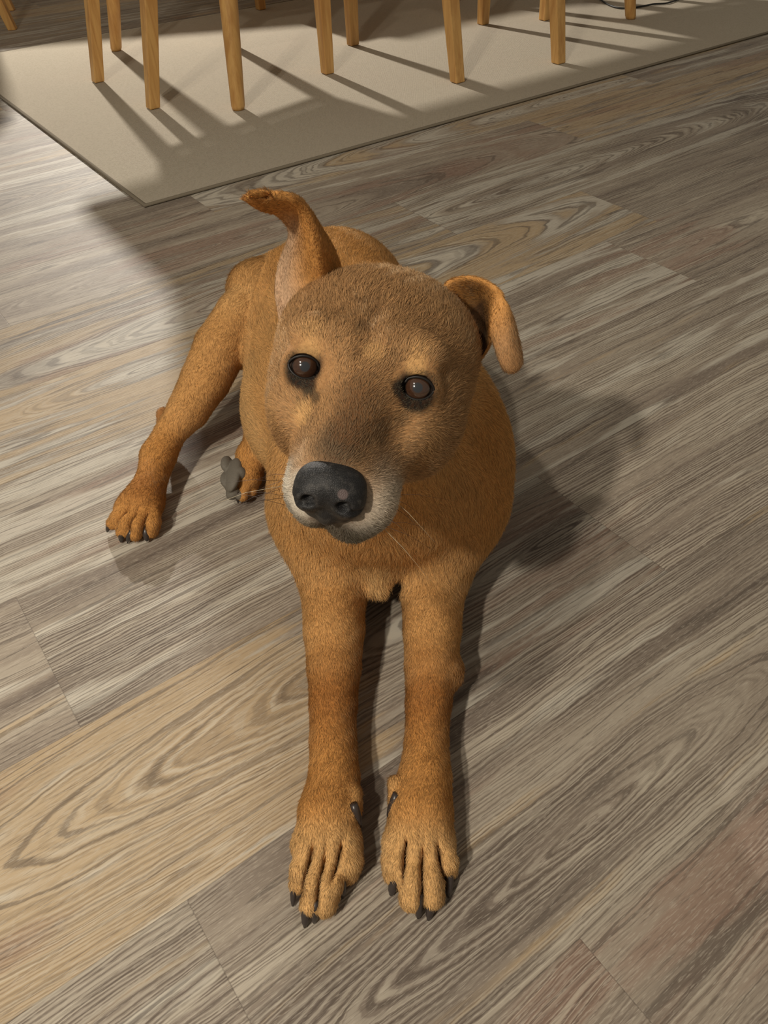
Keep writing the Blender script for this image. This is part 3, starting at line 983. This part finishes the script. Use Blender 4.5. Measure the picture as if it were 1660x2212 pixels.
xs = axis(-0.345, 0.165, [(-0.345, -0.24, 0.0020), (-0.24, -0.10, 0.0030), (-0.10, 0.10, 0.0015), (0.10, 0.2, 0.003)])
ys = axis(0.190, 1.10, [(0.19, 0.54, 0.0015), (0.54, 0.62, 0.0028), (0.62, 0.69, 0.0022), (0.69, 1.2, 0.0040)])
zs = axis(-0.012, 0.405, [(-0.012, 0.055, 0.0016), (0.055, 0.24, 0.0030), (0.24, 0.41, 0.0015)])
D = field([p for p in prims if p['tag'] != 'h' and not p['cut']], xs, ys, zs)
D = smin(D, field([p for p in prims if p['tag'] == 'h'], xs, ys, zs), 0.010)
for p in prims:
    if p['cut']:
        one = -field([dict(p, cut=False)], xs, ys, zs)
        m_ = one > -0.03
        D[m_] = smax(D[m_], one[m_], p['k'])
# rest on the floor: nothing below it
D = smax(D, (0.0012 - zs[None, None, :]).astype(np.float32), 0.003)
V, Q = surface_nets(D, xs, ys, zs)
del D
body_me = np_mesh('body', V, Q)
body_me.calc_loop_triangles() if False else None


def vnormals(v, f):
    a, b, c, d = (v[f[:, i]] for i in range(4))
    fn = np.cross(c - a, d - b)
    n = np.zeros_like(v)
    for i in range(4): np.add.at(n, f[:, i], fn)
    return n / (np.linalg.norm(n, axis=1, keepdims=True) + 1e-12)


VN = vnormals(V, Q)
# orientation check against the solid interior
_probe = prims[0]
if np.mean(np.sum(VN * (V - A((-0.03, 0.74, 0.10))), 1) > 0) < 0.5:
    VN = -VN
    Q = Q[:, ::-1].copy()
    body_me = np_mesh('body', V, Q)

# per-vertex coat attributes blended from the nearest forms
Wt = np.zeros(len(V)); colv = np.zeros((len(V), 3)); flowv = np.zeros((len(V), 3)); hlv = np.zeros(len(V))
for p in prims:
    if p['cut']: continue
    d = d_prim(V[:, 0], V[:, 1], V[:, 2], p)
    w = np.exp(-np.maximum(d + 0.004, 0) / 0.0045)
    w[d > 0.05] = 0
    Wt += w; colv += w[:, None] * p['col']; flowv += w[:, None] * p['flow']; hlv += w * p['hl']
colv /= Wt[:, None] + 1e-9; hlv /= Wt + 1e-9


def paint(c, r, col, amt=1.0, soft=0.5, squash=None):
    """soft patch of another hair colour, r may be a 3-tuple in the head frame"""
    global colv
    q = (V - c)
    if np.ndim(r): q = (q @ HROT.T) / A(r); dd = np.linalg.norm(q, axis=1)
    else: dd = np.linalg.norm(q, axis=1) / r
    w = np.clip((1.0 - dd) / soft, 0, 1)
    w = w * w * (3 - 2 * w) * amt
    colv = colv * (1 - w[:, None]) + A(col) * w[:, None]


# head markings, plus forehead furrow shade painted into the coat
paint(hn(0.004, 0.040, -0.010), (0.020, 0.050, 0.020), C_DARKBROWN, 0.85, 0.8)
paint(hd(0.0, -0.030, 0.020), (0.006, 0.040, 0.02), C_DARKBROWN, 0.45, 0.9)  # crease shade of the forehead furrow, put into the hair colour
paint(hn(0.020, 0.028, -0.020), (0.008, 0.022, 0.012), C_DARKBROWN, 0.6, 0.8)       # dark muzzle saddle
paint(hn(0, 0.072, -0.018), (0.022, 0.028, 0.018), (0.055, 0.038, 0.026), 0.85, 0.8)
for sx in (-1, 1):
    paint(hn(sx * 0.032 , 0.078, -0.056), (0.019, 0.026, 0.027), C_GREY, 1.0 if sx < 0 else 0.45, 0.45)
    paint(hn(sx * 0.020, 0.085, -0.060), (0.018, 0.022, 0.014), (0.23, 0.21, 0.18), 0.75, 0.6)
    paint(hd(sx * 0.034, -0.002, 0.020), (0.014, 0.016, 0.010), C_TAN, 0.45, 0.8)
    paint(hd(sx * 0.026, 0.016, -0.018), (0.009, 0.016, 0.012), C_TAN, 0.5, 0.8)
    paint(hd(sx * 0.044, 0.010, -0.030), (0.016, 0.025, 0.018), C_TAN, 0.4, 0.8)
    paint(EYES[sx][0] + EYES[sx][3] * 0.010 - EYES[sx][2] * 0.0024 - EYES[sx][1] * sx * 0.0012, 0.0165, C_BLACK, 1.0, 0.40)
    paint(EYES[sx][0] + EYES[sx][3] * 0.006 - EYES[sx][2] * 0.0125 - EYES[sx][1] * sx * 0.0075, 0.0110, C_BLACK, 0.85, 0.75)
    paint(hd(sx * 0.0270, 0.018, -0.014), (0.0085, 0.015, 0.009), C_BLACK, 0.8, 0.6)
paint(hn(0.006, 0.084, -0.071), (0.027, 0.036, 0.020), (0.095, 0.085, 0.070), 0.92, 0.5)
paint(hn(0, 0.092, -0.038), (0.026, 0.018, 0.025), (0.075, 0.065, 0.055), 0.85, 0.35)
paint(hn(0, 0.094, -0.062), (0.010, 0.010, 0.014), (0.07, 0.062, 0.055), 0.9, 0.6)
paint(P(542, 605, 0.155), 0.035, C_TAN, 0.7, 0.8)


def surf(px, py):
    """point of the coat surface seen at a photo pixel"""
    d = V - A((0, 0, H))
    c_ = d @ R
    x_, y_ = CX + F * c_[:, 0] / -c_[:, 2], CY - F * c_[:, 1] / -c_[:, 2]
    near = np.where((np.abs(x_ - px) < 8) & (np.abs(y_ - py) < 8))[0]
    return V[near[np.argmin(np.linalg.norm(d[near], axis=1))]]


for px, py, r_, c_, am in ((664, 836, .0075, C_BLACK, .95), (676, 856, .0065, C_BLACK, .7), (627, 812, .006, C_BLACK, .8), (866, 840, .0075, C_BLACK, .95), (892, 866, .0090, C_BLACK, .8),
                           (915, 862, .0080, C_BLACK, .7), (904, 786, .0090, C_TAN, .6), (660, 752, .0100, C_TAN, .5), (652, 890, .0110, C_TAN, .6), (800, 760, .010, C_TAN, .4),
                           (765, 930, .0170, C_DARKBROWN, .7), (825, 930, .0130, C_DARKBROWN, .65), (790, 700, .0060, C_DARKBROWN, .5), (785, 650, .0060, C_DARKBROWN, .5), (776, 760, .0050, C_DARKBROWN, .5),  # last three darken the furrow line, painted shade
                           (640, 1040, .0090, C_GREY, .8), (640, 1100, .0110, C_GREY, .9)):
    paint(surf(px, py), r_, c_, am, 0.6)
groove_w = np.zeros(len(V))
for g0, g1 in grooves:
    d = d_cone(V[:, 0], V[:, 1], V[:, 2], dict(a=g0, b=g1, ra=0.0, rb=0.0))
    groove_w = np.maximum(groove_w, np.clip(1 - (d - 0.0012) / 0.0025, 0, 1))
colv = colv * (1 - 0.55 * groove_w[:, None])  # shade between the toes, darkened into the coat colour

for nm, dat in (('col', np.c_[colv, np.ones(len(V))]),):
    at = body_me.attributes.new(nm, 'FLOAT_COLOR', 'POINT')
    at.data.foreach_set('color', dat.astype(np.float32).ravel())

dog = empty('dog', (0.0, 0.62, 0.0))
tag(dog, 'golden brown short haired dog lying on the plank floor looking up', 'dog')


def child(o):
    """keep world placement under the dog's empty"""
    o.parent = dog
    o.matrix_parent_inverse = dog.matrix_world.inverted()
    return o


body_o = child(link('body', body_me, M_SKIN))


# --- sheet builder (ears): rows of points, thickened
def sheet(rows, nu, nv, thick, name):
    rows = np.array(rows, float)            # (r, c, 3)
    def up(a, n, ax):
        m = a.shape[ax]
        t = np.linspace(0, m - 1, n)
        a = np.moveaxis(a, ax, 0)
        out = []
        for q in t:
            i = min(int(q), m - 2); f = q - i
            p0 = a[max(i - 1, 0)]; p1 = a[i]; p2 = a[i + 1]; p3 = a[min(i + 2, m - 1)]
            out.append(0.5 * ((2 * p1) + (-p0 + p2) * f + (2 * p0 - 5 * p1 + 4 * p2 - p3) * f * f + (-p0 + 3 * p1 - 3 * p2 + p3) * f ** 3))
        return np.moveaxis(np.array(out), 0, ax)
    g = up(up(rows, nu, 0), nv, 1)
    du = np.gradient(g, axis=0); dv = np.gradient(g, axis=1)
    nn = np.cross(du, dv); nn /= np.linalg.norm(nn, axis=2, keepdims=True) + 1e-12
    s_ = np.linspace(-1, 1, nv)[None, :]
    t_ = np.linspace(0, 1, nu)[:, None]
    prof = np.sqrt(np.clip(1 - np.abs(s_) ** 4, 0.0, 1)) * np.sqrt(np.clip(1 - np.clip((t_ - 0.8) / 0.2, 0, 1) ** 3, 0, 1))
    th = thick * (0.06 + 0.94 * prof)
    A_ = g + nn * th[..., None] / 2; B_ = g - nn * th[..., None] / 2
    v = np.concatenate([A_.reshape(-1, 3), B_.reshape(-1, 3)])
    N = nu * nv
    f = []
    idx = lambda i, j: i * nv + j
    for i in range(nu - 1):
        for j in range(nv - 1):
            f.append((idx(i, j), idx(i + 1, j), idx(i + 1, j + 1), idx(i, j + 1)))
            f.append((N + idx(i, j), N + idx(i, j + 1), N + idx(i + 1, j + 1), N + idx(i + 1, j)))
    for i in range(nu - 1):
        f.append((idx(i, 0), N + idx(i, 0), N + idx(i + 1, 0), idx(i + 1, 0)))
        f.append((idx(i, nv - 1), idx(i + 1, nv - 1), N + idx(i + 1, nv - 1), N + idx(i, nv - 1)))
    for j in range(nv - 1):
        f.append((idx(0, j), idx(0, j + 1), N + idx(0, j + 1), N + idx(0, j)))
        f.append((idx(nu - 1, j), N + idx(nu - 1, j), N + idx(nu - 1, j + 1), idx(nu - 1, j + 1)))
    f = np.array(f)
    flow = np.concatenate([du.reshape(-1, 3), du.reshape(-1, 3)])
    flow /= np.linalg.norm(flow, axis=1, keepdims=True) + 1e-12
    uu = np.repeat(np.linspace(0, 1, nu), nv); vv_ = np.tile(np.linspace(0, 1, nv), nu)
    return v, f, flow, np.r_[uu, uu], np.r_[vv_, vv_], np.r_[np.zeros(N), np.ones(N)]


earR = sheet([
    [PY(606, 705, .492), PY(630, 690, .500), PY(662, 645, .505), PY(700, 622, .505), PY(740, 612, .540)],
    [PY(594, 630, .520), PY(614, 628, .520), PY(650, 605, .512), PY(696, 590, .505), PY(736, 578, .545)],
    [PY(606, 568, .532), PY(622, 564, .526), PY(650, 552, .514), PY(688, 540, .502), PY(720, 538, .540)],
    [PY(624, 525, .528), PY(634, 518, .520), PY(652, 505, .510), PY(676, 494, .500), PY(698, 504, .530)],
    [PY(622, 492, .516), PY(632, 480, .510), PY(646, 464, .504), PY(658, 454, .498), PY(672, 470, .516)],
    [PY(596, 464, .500), PY(604, 452, .498), PY(616, 441, .494), PY(630, 429, .492), PY(646, 438, .502)],
    [PY(558, 452, .484), PY(563, 442, .484), PY(572, 431, .483), PY(582, 422, .482), PY(590, 424, .484)],
    [PY(527, 432, .472), PY(530, 428, .473), PY(534, 423, .474), PY(538, 419, .474), PY(541, 420, .471)],
], 60, 36, 0.0062, 'ear')
earL = sheet([
    [PY(940, 640, .520), PY(960, 670, .505), PY(985, 715, .480), PY(1002, 760, .455), PY(1004, 806, .440)],
    [PY(972, 604, .522), PY(992, 650, .528), PY(1012, 700, .520), PY(1022, 750, .490), PY(1016, 800, .455)],
    [PY(1020, 598, .515), PY(1030, 632, .528), PY(1040, 680, .525), PY(1048, 730, .500), PY(1036, 780, .472)],
    [PY(1058, 612, .502), PY(1056, 634, .512), PY(1058, 664, .512), PY(1062, 705, .498), PY(1058, 740, .480)],
    [PY(1084, 634, .490), PY(1078, 648, .490), PY(1070, 672, .486), PY(1066, 700, .480), PY(1062, 730, .474)],
    [PY(1104, 680, .478), PY(1095, 688, .472), PY(1084, 702, .468), PY(1074, 718, .466), PY(1068, 738, .466)],
    [PY(1120, 740, .470), PY(1110, 744, .464), PY(1097, 750, .460), PY(1084, 757, .460), PY(1076, 765, .462)],
    [PY(1126, 778, .466), PY(1116, 784, .461), PY(1104, 788, .459), PY(1093, 788, .459), PY(1084, 784, .461)],
    [PY(1116, 797, .464), PY(1111, 799, .462), PY(1105, 801, .461), PY(1099, 801, .461), PY(1094, 798, .462)],
], 60, 36, 0.0058, 'ear')

ears = []
for (v, f, flow, uu, vv_, side), inner in ((earR, 1), (earL, 1)):
    me = np_mesh('ear', v, f)
    col = np.tile(A(C_ORANGE), (len(v), 1))
    n_ = vnormals(v, f)
    # outside / inside by the facing of the normals relative to the head
    ears.append([me, v, f, flow, uu, vv_, side, col, n_])
for k, e in enumerate(ears):
    me, v, f, flow, uu, vv_, side, col, n_ = e
    tocam = nrmz(A((0, 0, H)) - v.mean(0))
    fr = (np.sum(n_[side == 0] * tocam, 1).mean() > 0)
    inner_side = 0 if fr else 1           # the concave side faces forward
    ins = side == inner_side
    if k == 0:
        col[ins] = A((0.52, 0.33, 0.20))
        w = np.clip((vv_ - 0.35) / 0.3, 0, 1) * ins
        col = col * (1 - w[:, None]) + A(C_ORANGE) * w[:, None]
        w = np.clip((uu - 0.55) / 0.2, 0, 1)
        col = col * (1 - w[:, None]) + A(C_ORANGE) * w[:, None]
    else:
        cav = np.clip((0.52 - uu) / 0.2, 0, 1) * ins * np.clip((vv_ - 0.1) / 0.3, 0, 1)  # shade inside the ear hollow, painted as near-black hair colour
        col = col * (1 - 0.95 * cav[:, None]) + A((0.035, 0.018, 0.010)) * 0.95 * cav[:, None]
        w = np.clip((uu - 0.55) / 0.15, 0, 1) * ins
        col = col * (1 - w[:, None] * .7) + A((0.46, 0.26, 0.13)) * w[:, None] * .7
    e[7] = col
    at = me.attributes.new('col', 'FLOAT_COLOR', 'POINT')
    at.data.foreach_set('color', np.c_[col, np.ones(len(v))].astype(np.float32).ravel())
    e.append(child(link('ear', me, M_SKIN)))


# --- hair
def make_fur(name, v, f, n, flow, col, hl, dens, parent, count, rad=0.00016, seed=1, lift=0.32):
    g = np.random.default_rng(seed)
    a, b, c, d = (v[f[:, i]] for i in range(4))
    area = 0.5 * np.linalg.norm(np.cross(c - a, d - b), axis=1)
    w = area * dens[f].mean(1)
    pick = g.choice(len(f), count, p=w / w.sum())
    s_, t_ = g.random(count)[:, None], g.random(count)[:, None]
    fv = f[pick]
    def lerp(x):
        return (x[fv[:, 0]] * (1 - s_) + x[fv[:, 1]] * s_) * (1 - t_) + (x[fv[:, 3]] * (1 - s_) + x[fv[:, 2]] * s_) * t_
    root = lerp(v); nn = lerp(n); fl = lerp(flow); cc = lerp(col); ll = lerp(hl[:, None])[:, 0]
    nn /= np.linalg.norm(nn, axis=1, keepdims=True) + 1e-9
    # smooth clump noise in the flow direction
    ph = np.sin(root @ A((95., 60., 70.)))[:, None] * np.cross(nn, fl) * 0.30 + np.sin(root @ A((-310., 260., 220.)) + 2.0)[:, None] * np.cross(nn, fl) * 0.22
    fl = fl + ph
    fl = fl - nn * np.sum(fl * nn, 1, keepdims=True)
    fl /= np.linalg.norm(fl, axis=1, keepdims=True) + 1e-9
    jit = g.normal(0, 0.16, (count, 3))
    dirn = fl + nn * (lift * (0.6 + 0.8 * g.random(count)))[:, None] + jit
    dirn /= np.linalg.norm(dirn, axis=1, keepdims=True)
    L = ll * (0.55 + 0.75 * g.random(count))
    K = 4
    pts = np.zeros((count, K, 3), np.float32)
    for i in range(K):
        q = i / (K - 1)
        pts[:, i] = root - nn * 0.0004 + dirn * (L * q)[:, None] - nn * (L * 0.30 * lift / 0.32 * q * q * 0.55)[:, None]
    pts[:, :, 2] = np.maximum(pts[:, :, 2], 0.0006)
    cd = bpy.data.hair_curves.new(name)
    cd.add_curves([K] * count)
    cd.attributes['position'].data.foreach_set('vector', pts.ravel())
    ra = cd.attributes.get('radius') or cd.attributes.new('radius', 'FLOAT', 'POINT')
    rr = np.tile(A([1.0, 0.95, 0.7, 0.15]), (count, 1)) * (rad * (0.7 + 0.6 * g.random(count)))[:, None]
    ra.data.foreach_set('value', rr.astype(np.float32).ravel())
    at = cd.attributes.new('col', 'FLOAT_COLOR', 'CURVE')
    at.data.foreach_set('color', np.c_[cc, np.ones(count)].astype(np.float32).ravel())
    nt_ = nn + fl * 0.25 * g.normal(0, 1, count)[:, None] * 0.6
    nt_ /= np.linalg.norm(nt_, axis=1, keepdims=True)
    at = cd.attributes.new('nrm', 'FLOAT_VECTOR', 'CURVE')
    at.data.foreach_set('vector', nt_.astype(np.float32).ravel())
    o = bpy.data.objects.new(name, cd)
    COL.objects.link(o)
    cd.materials.append(M_FUR)
    o['kind'] = 'stuff'
    return o


FUR = True
FURN = 1100000
headw = np.clip((0.53 - V[:, 1]) / 0.04, 0, 1) * (V[:, 2] > 0.24)
dens = 0.55 + 1.3 * headw + 0.7 * (V[:, 1] < 0.52) * (V[:, 2] < 0.2)
dens *= ~((VN[:, 2] < -0.55) & (V[:, 2] < 0.02))
sole = (np.linalg.norm((V - P(498, 1030, 0.03)) / A((0.022, 0.04, 0.03)), axis=1) < 1)
hl2 = hlv * (1 - 0.6 * groove_w)
dens *= 1 - 0.3 * groove_w
for sx in (-1, 1):
    ec, xa, ya, gz = EYES[sx]
    q = V - ec
    dd = np.sqrt((q @ xa / 0.0102) ** 2 + (q @ ya / 0.0084) ** 2) + 10 * ((q @ gz) < 0)
    dens[dd < 1] = 0
    hl2 *= np.clip((dd - 0.9) / 1.2, 0.50, 1)
dn = np.linalg.norm(((V - hn(0, 0.092, -0.040)) @ HROT.T) / A((0.0185, 0.012, 0.0165)), axis=1)
dens[dn < 1] = 0
hl2 *= np.clip((dn - 0.8) / 0.8, 0.4, 1)
if FUR:
    fo = child(make_fur('fur', V, Q, VN, flowv, colv, hl2, dens, None, FURN, 0.000120, 3))
    for k, e in enumerate(ears):
        me, v, f, flow, uu, vv_, side, col, n_, eo_ = e
        fo_ = (make_fur('fur', v, f, n_, flow, col, np.full(len(v), 0.0038), np.ones(len(v)), None, 42000, 0.00010, 20 + k, 0.22))
        fo_.parent = eo_


# --- small bits: mesh tubes
def tube(bm, pts, radii, n=10):
    pts = [Vector(p) for p in pts]
    rings = []
    up = Vector((0.3, 0.2, 0.93))
    for i, p in enumerate(pts):
        d = (pts[min(i + 1, len(pts) - 1)] - pts[max(i - 1, 0)]).normalized()
        a = d.cross(up).normalized(); b = d.cross(a)
        rings.append([bm.verts.new(p + (a * math.cos(2 * math.pi * j / n) + b * math.sin(2 * math.pi * j / n)) * radii[i]) for j in range(n)])
    bm.faces.new(rings[0][::-1]); bm.faces.new(rings[-1])
    for a, b in zip(rings[:-1], rings[1:]):
        for j in range(n):
            bm.faces.new((a[j], a[(j + 1) % n], b[(j + 1) % n], b[j]))


for base, (x0, y0, z0, x1, y1, z1, r) in claws:
    a = Vector(P(x0, y0, z0 + 0.002)); b = Vector(P(x1, y1 + 3, z1)); r *= 1.08
    back = a + (a - b).normalized() * 0.006
    mid = a.lerp(b, 0.5) + Vector((0, 0, 0.0022))
    q1 = a.lerp(b, 0.8) + Vector((0, 0, 0.0012))
    bm = bmesh.new()
    tube(bm, [back, a + Vector((0, 0, .001)), mid, q1, b], [r * 0.9, r, r * 0.9, r * 0.68, r * 0.30], 12)
    child(bm_obj('claw', bm, M_CLAW, None, smooth=True))

# pads of the turned-up hind foot
def blob(name, c, r, M, mat, sub=3, fn=None):
    bm = bmesh.new()
    bmesh.ops.create_icosphere(bm, subdivisions=sub, radius=1.0)
    for v in bm.verts:
        q = A(v.co)
        if fn: q = fn(q)
        v.co = Vector(A(c) + (M.T @ (q * A(r))))
    return child(bm_obj(name, bm, mat, None, smooth=True))


PM = rotM((0.05, -1.0, 0.0), (-0.75, -.1, .65))
prims_b, prims = prims, []
PMr = PM
ell(P(504, 1026, .031), (0.0160, 0.0270, 0.0080), 0.002, M=PM)
for (x, y, z, rx, ry) in ((490, 1002, .034, .0060, .013), (489, 1036, .028, .0055, .013), (503, 1064, .020, .0095, .0085), (519, 1068, .017, .0060, .0080), (520, 1022, .037, .0070, .0080)):
    ell(P(x, y, z), (rx, ry, 0.0075), 0.0012, M=PM)
c = P(503, 1030, .03)
gx, gy, gz = (np.arange(c[q] - .045, c[q] + .045, 0.0012) for q in range(3))
NV, NQ = surface_nets(field(prims, gx, gy, gz), gx, gy, gz)
n_ = vnormals(NV, NQ)
if np.mean(np.sum(n_ * (NV - c), 1)) < 0: NQ = NQ[:, ::-1].copy()
child(link('paw_pad', np_mesh('paw_pad', NV, NQ), M_PAD))
prims = prims_b

# --- eyes
def mat_eye():
    t = NT('dog_eye')
    tc = t.n('ShaderNodeTexCoord').outputs['Object']
    s = t.n('ShaderNodeSeparateXYZ', ins={0: tc})
    x, y, z = s.outputs
    rr = t.math('SQRT', t.math('ADD', t.math('MULTIPLY', x, x), t.math('MULTIPLY', y, y)))
    n = t.noise(tc, 900.0, 3.0).outputs[0]
    iris = t.mix(n, (0.027, 0.012, 0.007, 1), (0.065, 0.029, 0.015, 1))
    rim = t.step(rr, 0.0064, 0.0074)
    c = t.mix(rim, iris, (0.012, 0.008, 0.006, 1))
    scl = t.step(rr, 0.0079, 0.0085)
    c = t.mix(t.math('MULTIPLY', scl, 0.5), c, (0.16, 0.11, 0.09, 1))
    pup = t.step(rr, 0.0036, 0.0024)
    c = t.mix(pup, c, (0.022, 0.024, 0.028, 1))
    t.bsdf(Base_Color=c, Roughness=0.12, Specular_IOR_Level=0.5, Coat_Weight=1.0, Coat_Roughness=0.02)
    return t.m


def mat_nose(name, col, rough, spec, **kw):
    t = NT(name)
    uv = t.n('ShaderNodeTexCoord').outputs['Object']
    vo = t.n('ShaderNodeTexVoronoi', feature='DISTANCE_TO_EDGE', ins={'Vector': uv, 'Scale': 900.0}).outputs[0]
    n = t.noise(uv, 260.0, 3.0).outputs[0]
    c = t.mix(t.step(vo, 0.0, 0.18), (0.006, 0.006, 0.006, 1), col)
    c = t.mix(t.math('MULTIPLY', t.step(n, 0.45, 0.75), 0.35), c, srgb(84, 80, 76))
    sp = t.n('ShaderNodeAttribute', attribute_name='spot').outputs['Fac']
    c = t.mix(t.math('MULTIPLY', t.step(sp, 0.35, 0.75), 0.8), c, srgb(96, 82, 80))
    b = t.n('ShaderNodeBump', ins={'Strength': 0.28, 'Distance': 0.0005, 'Height': t.step(vo, 0.0, 0.25)}).outputs[0]
    t.bsdf(Base_Color=c, Roughness=rough, Specular_IOR_Level=spec, Normal=b)
    return t.m


M_EYE = mat_eye()
M_LID = mat_plain('black_eyelid_skin', srgb(26, 21, 18), 0.5, 0.35, scale=400.0)
M_NOSE = mat_nose('dark_nose_leather', srgb(34, 33, 34), 0.55, 0.35, scale=1100.0, bump=0.6)
for sx in (-1, 1):
    c, xa, ya, gaze = EYES[sx]
    q = Vector(gaze).to_track_quat('Z', 'Y')
    bm = bmesh.new()
    bmesh.ops.create_uvsphere(bm, u_segments=48, v_segments=32, radius=0.0115)
    for v in bm.verts:
        if v.co.z > 0.008: v.co.z += 0.0010 * (1 - (v.co.xy.length / 0.0088) ** 2) if v.co.xy.length < 0.0088 else 0
    me = bpy.data.meshes.new('eye'); bm.to_mesh(me); bm.free()
    eo = link('eye', me, M_EYE)
    eo.location = c
    eo.rotation_euler = q.to_euler()
    child(eo)
    # eyelid rim: thin roll of dark skin along the opening
    pts = []
    for i in range(49):
        a = 2 * math.pi * i / 48
        X_ = 0.0098 * math.cos(a); Y_ = (0.0062 if math.sin(a) > 0 else 0.0071) * math.sin(a) * abs(math.sin(a)) ** 0.25 - (0.0010 if math.cos(a) * -sx > 0.75 else 0)
        pts.append(Vector(c + xa * X_ + ya * Y_ + gaze * (math.sqrt(0.0126 ** 2 - X_ * X_ - Y_ * Y_) + 0.0001)))
    bm = bmesh.new()
    tube(bm, pts, [0.0008] * 49, 10)
    child(bm_obj('eyelid', bm, M_LID, None, smooth=True))

# --- nose
prims_b, prims = prims, []
NC = (0, 0.092, -0.0375)
ell(hn(0, 0.087, -0.0320), (0.0200, 0.0140, 0.0130), 0.006, M=HROT)
for sx in (-1, 1):
    ell(hn(sx * 0.0105, 0.0935, -0.0370), (0.0095, 0.0095, 0.0100), 0.005, M=HROT)
    ell(hn(sx * 0.0150, 0.0880, -0.0400), (0.0050, 0.0080, 0.0085), 0.003, M=HROT)
    ell(hn(sx * 0.0070, 0.0900, -0.0470), (0.0080, 0.0070, 0.0085), 0.005, M=HROT)
ell(hn(0, 0.0930, -0.0480), (0.0060, 0.0065, 0.0095), 0.004, M=HROT)
for sx in (-1, 1):
    ell(hn(sx * 0.0098, 0.1035, -0.0340), (0.0042, 0.0080, 0.0036), 0.002, M=HROT, cut=True)
    cone(hn(sx * 0.0120, 0.1040, -0.0355), hn(sx * 0.0190, 0.0960, -0.0395), 0.0016, 0.0016, 0.002, cut=True)
cone(hn(0, 0.1060, -0.0380), hn(0, 0.1015, -0.0600), 0.0005, 0.0014, 0.0018, cut=True)
c = hn(*NC)
gx = np.arange(c[0] - .028, c[0] + .028, 0.0007); gy = np.arange(c[1] - .026, c[1] + .026, 0.0007); gz = np.arange(c[2] - .028, c[2] + .028, 0.0007)
Dn = field(prims, gx, gy, gz)
NV, NQ = surface_nets(Dn, gx, gy, gz)
n_ = vnormals(NV, NQ)
if np.mean(np.sum(n_ * (NV - c), 1)) < 0: NQ = NQ[:, ::-1].copy()
nose_o = child(link('nose', np_mesh('nose', NV, NQ), M_NOSE))
sp = np.clip(1.5 - np.linalg.norm(NV - PY(741, 1068, float(hn(0.004, 0.100, -.03)[1])), axis=1) / 0.0030, 0, 1)
at = nose_o.data.attributes.new('spot', 'FLOAT', 'POINT')
at.data.foreach_set('value', sp.astype(np.float32))
prims = prims_b

# --- whiskers
wg = random.Random(5)
for sx in (-1, 1):
    for k in range(9):
        a0 = hn(sx * wg.uniform(0.026, 0.031), wg.uniform(0.055, 0.085), -0.050 - 0.0035 * (k % 5))
        ln = wg.uniform(0.025, 0.050)
        d1 = hv(sx * 1.0, wg.uniform(-.3, .5), wg.uniform(-.55, .1)); d1 = nrmz(d1)
        b0 = a0 + d1 * ln * 0.5 + A((0, 0, -0.001)); c0_ = a0 + d1 * ln + A((0, 0, -0.007))
        bm = bmesh.new()
        tube(bm, [a0, b0, c0_], [0.00013, 0.00010, 0.00004], 5)
        child(bm_obj('whisker', bm, M_WHISK if wg.random() < 0.8 else M_WHISK_PALE, None, smooth=True))
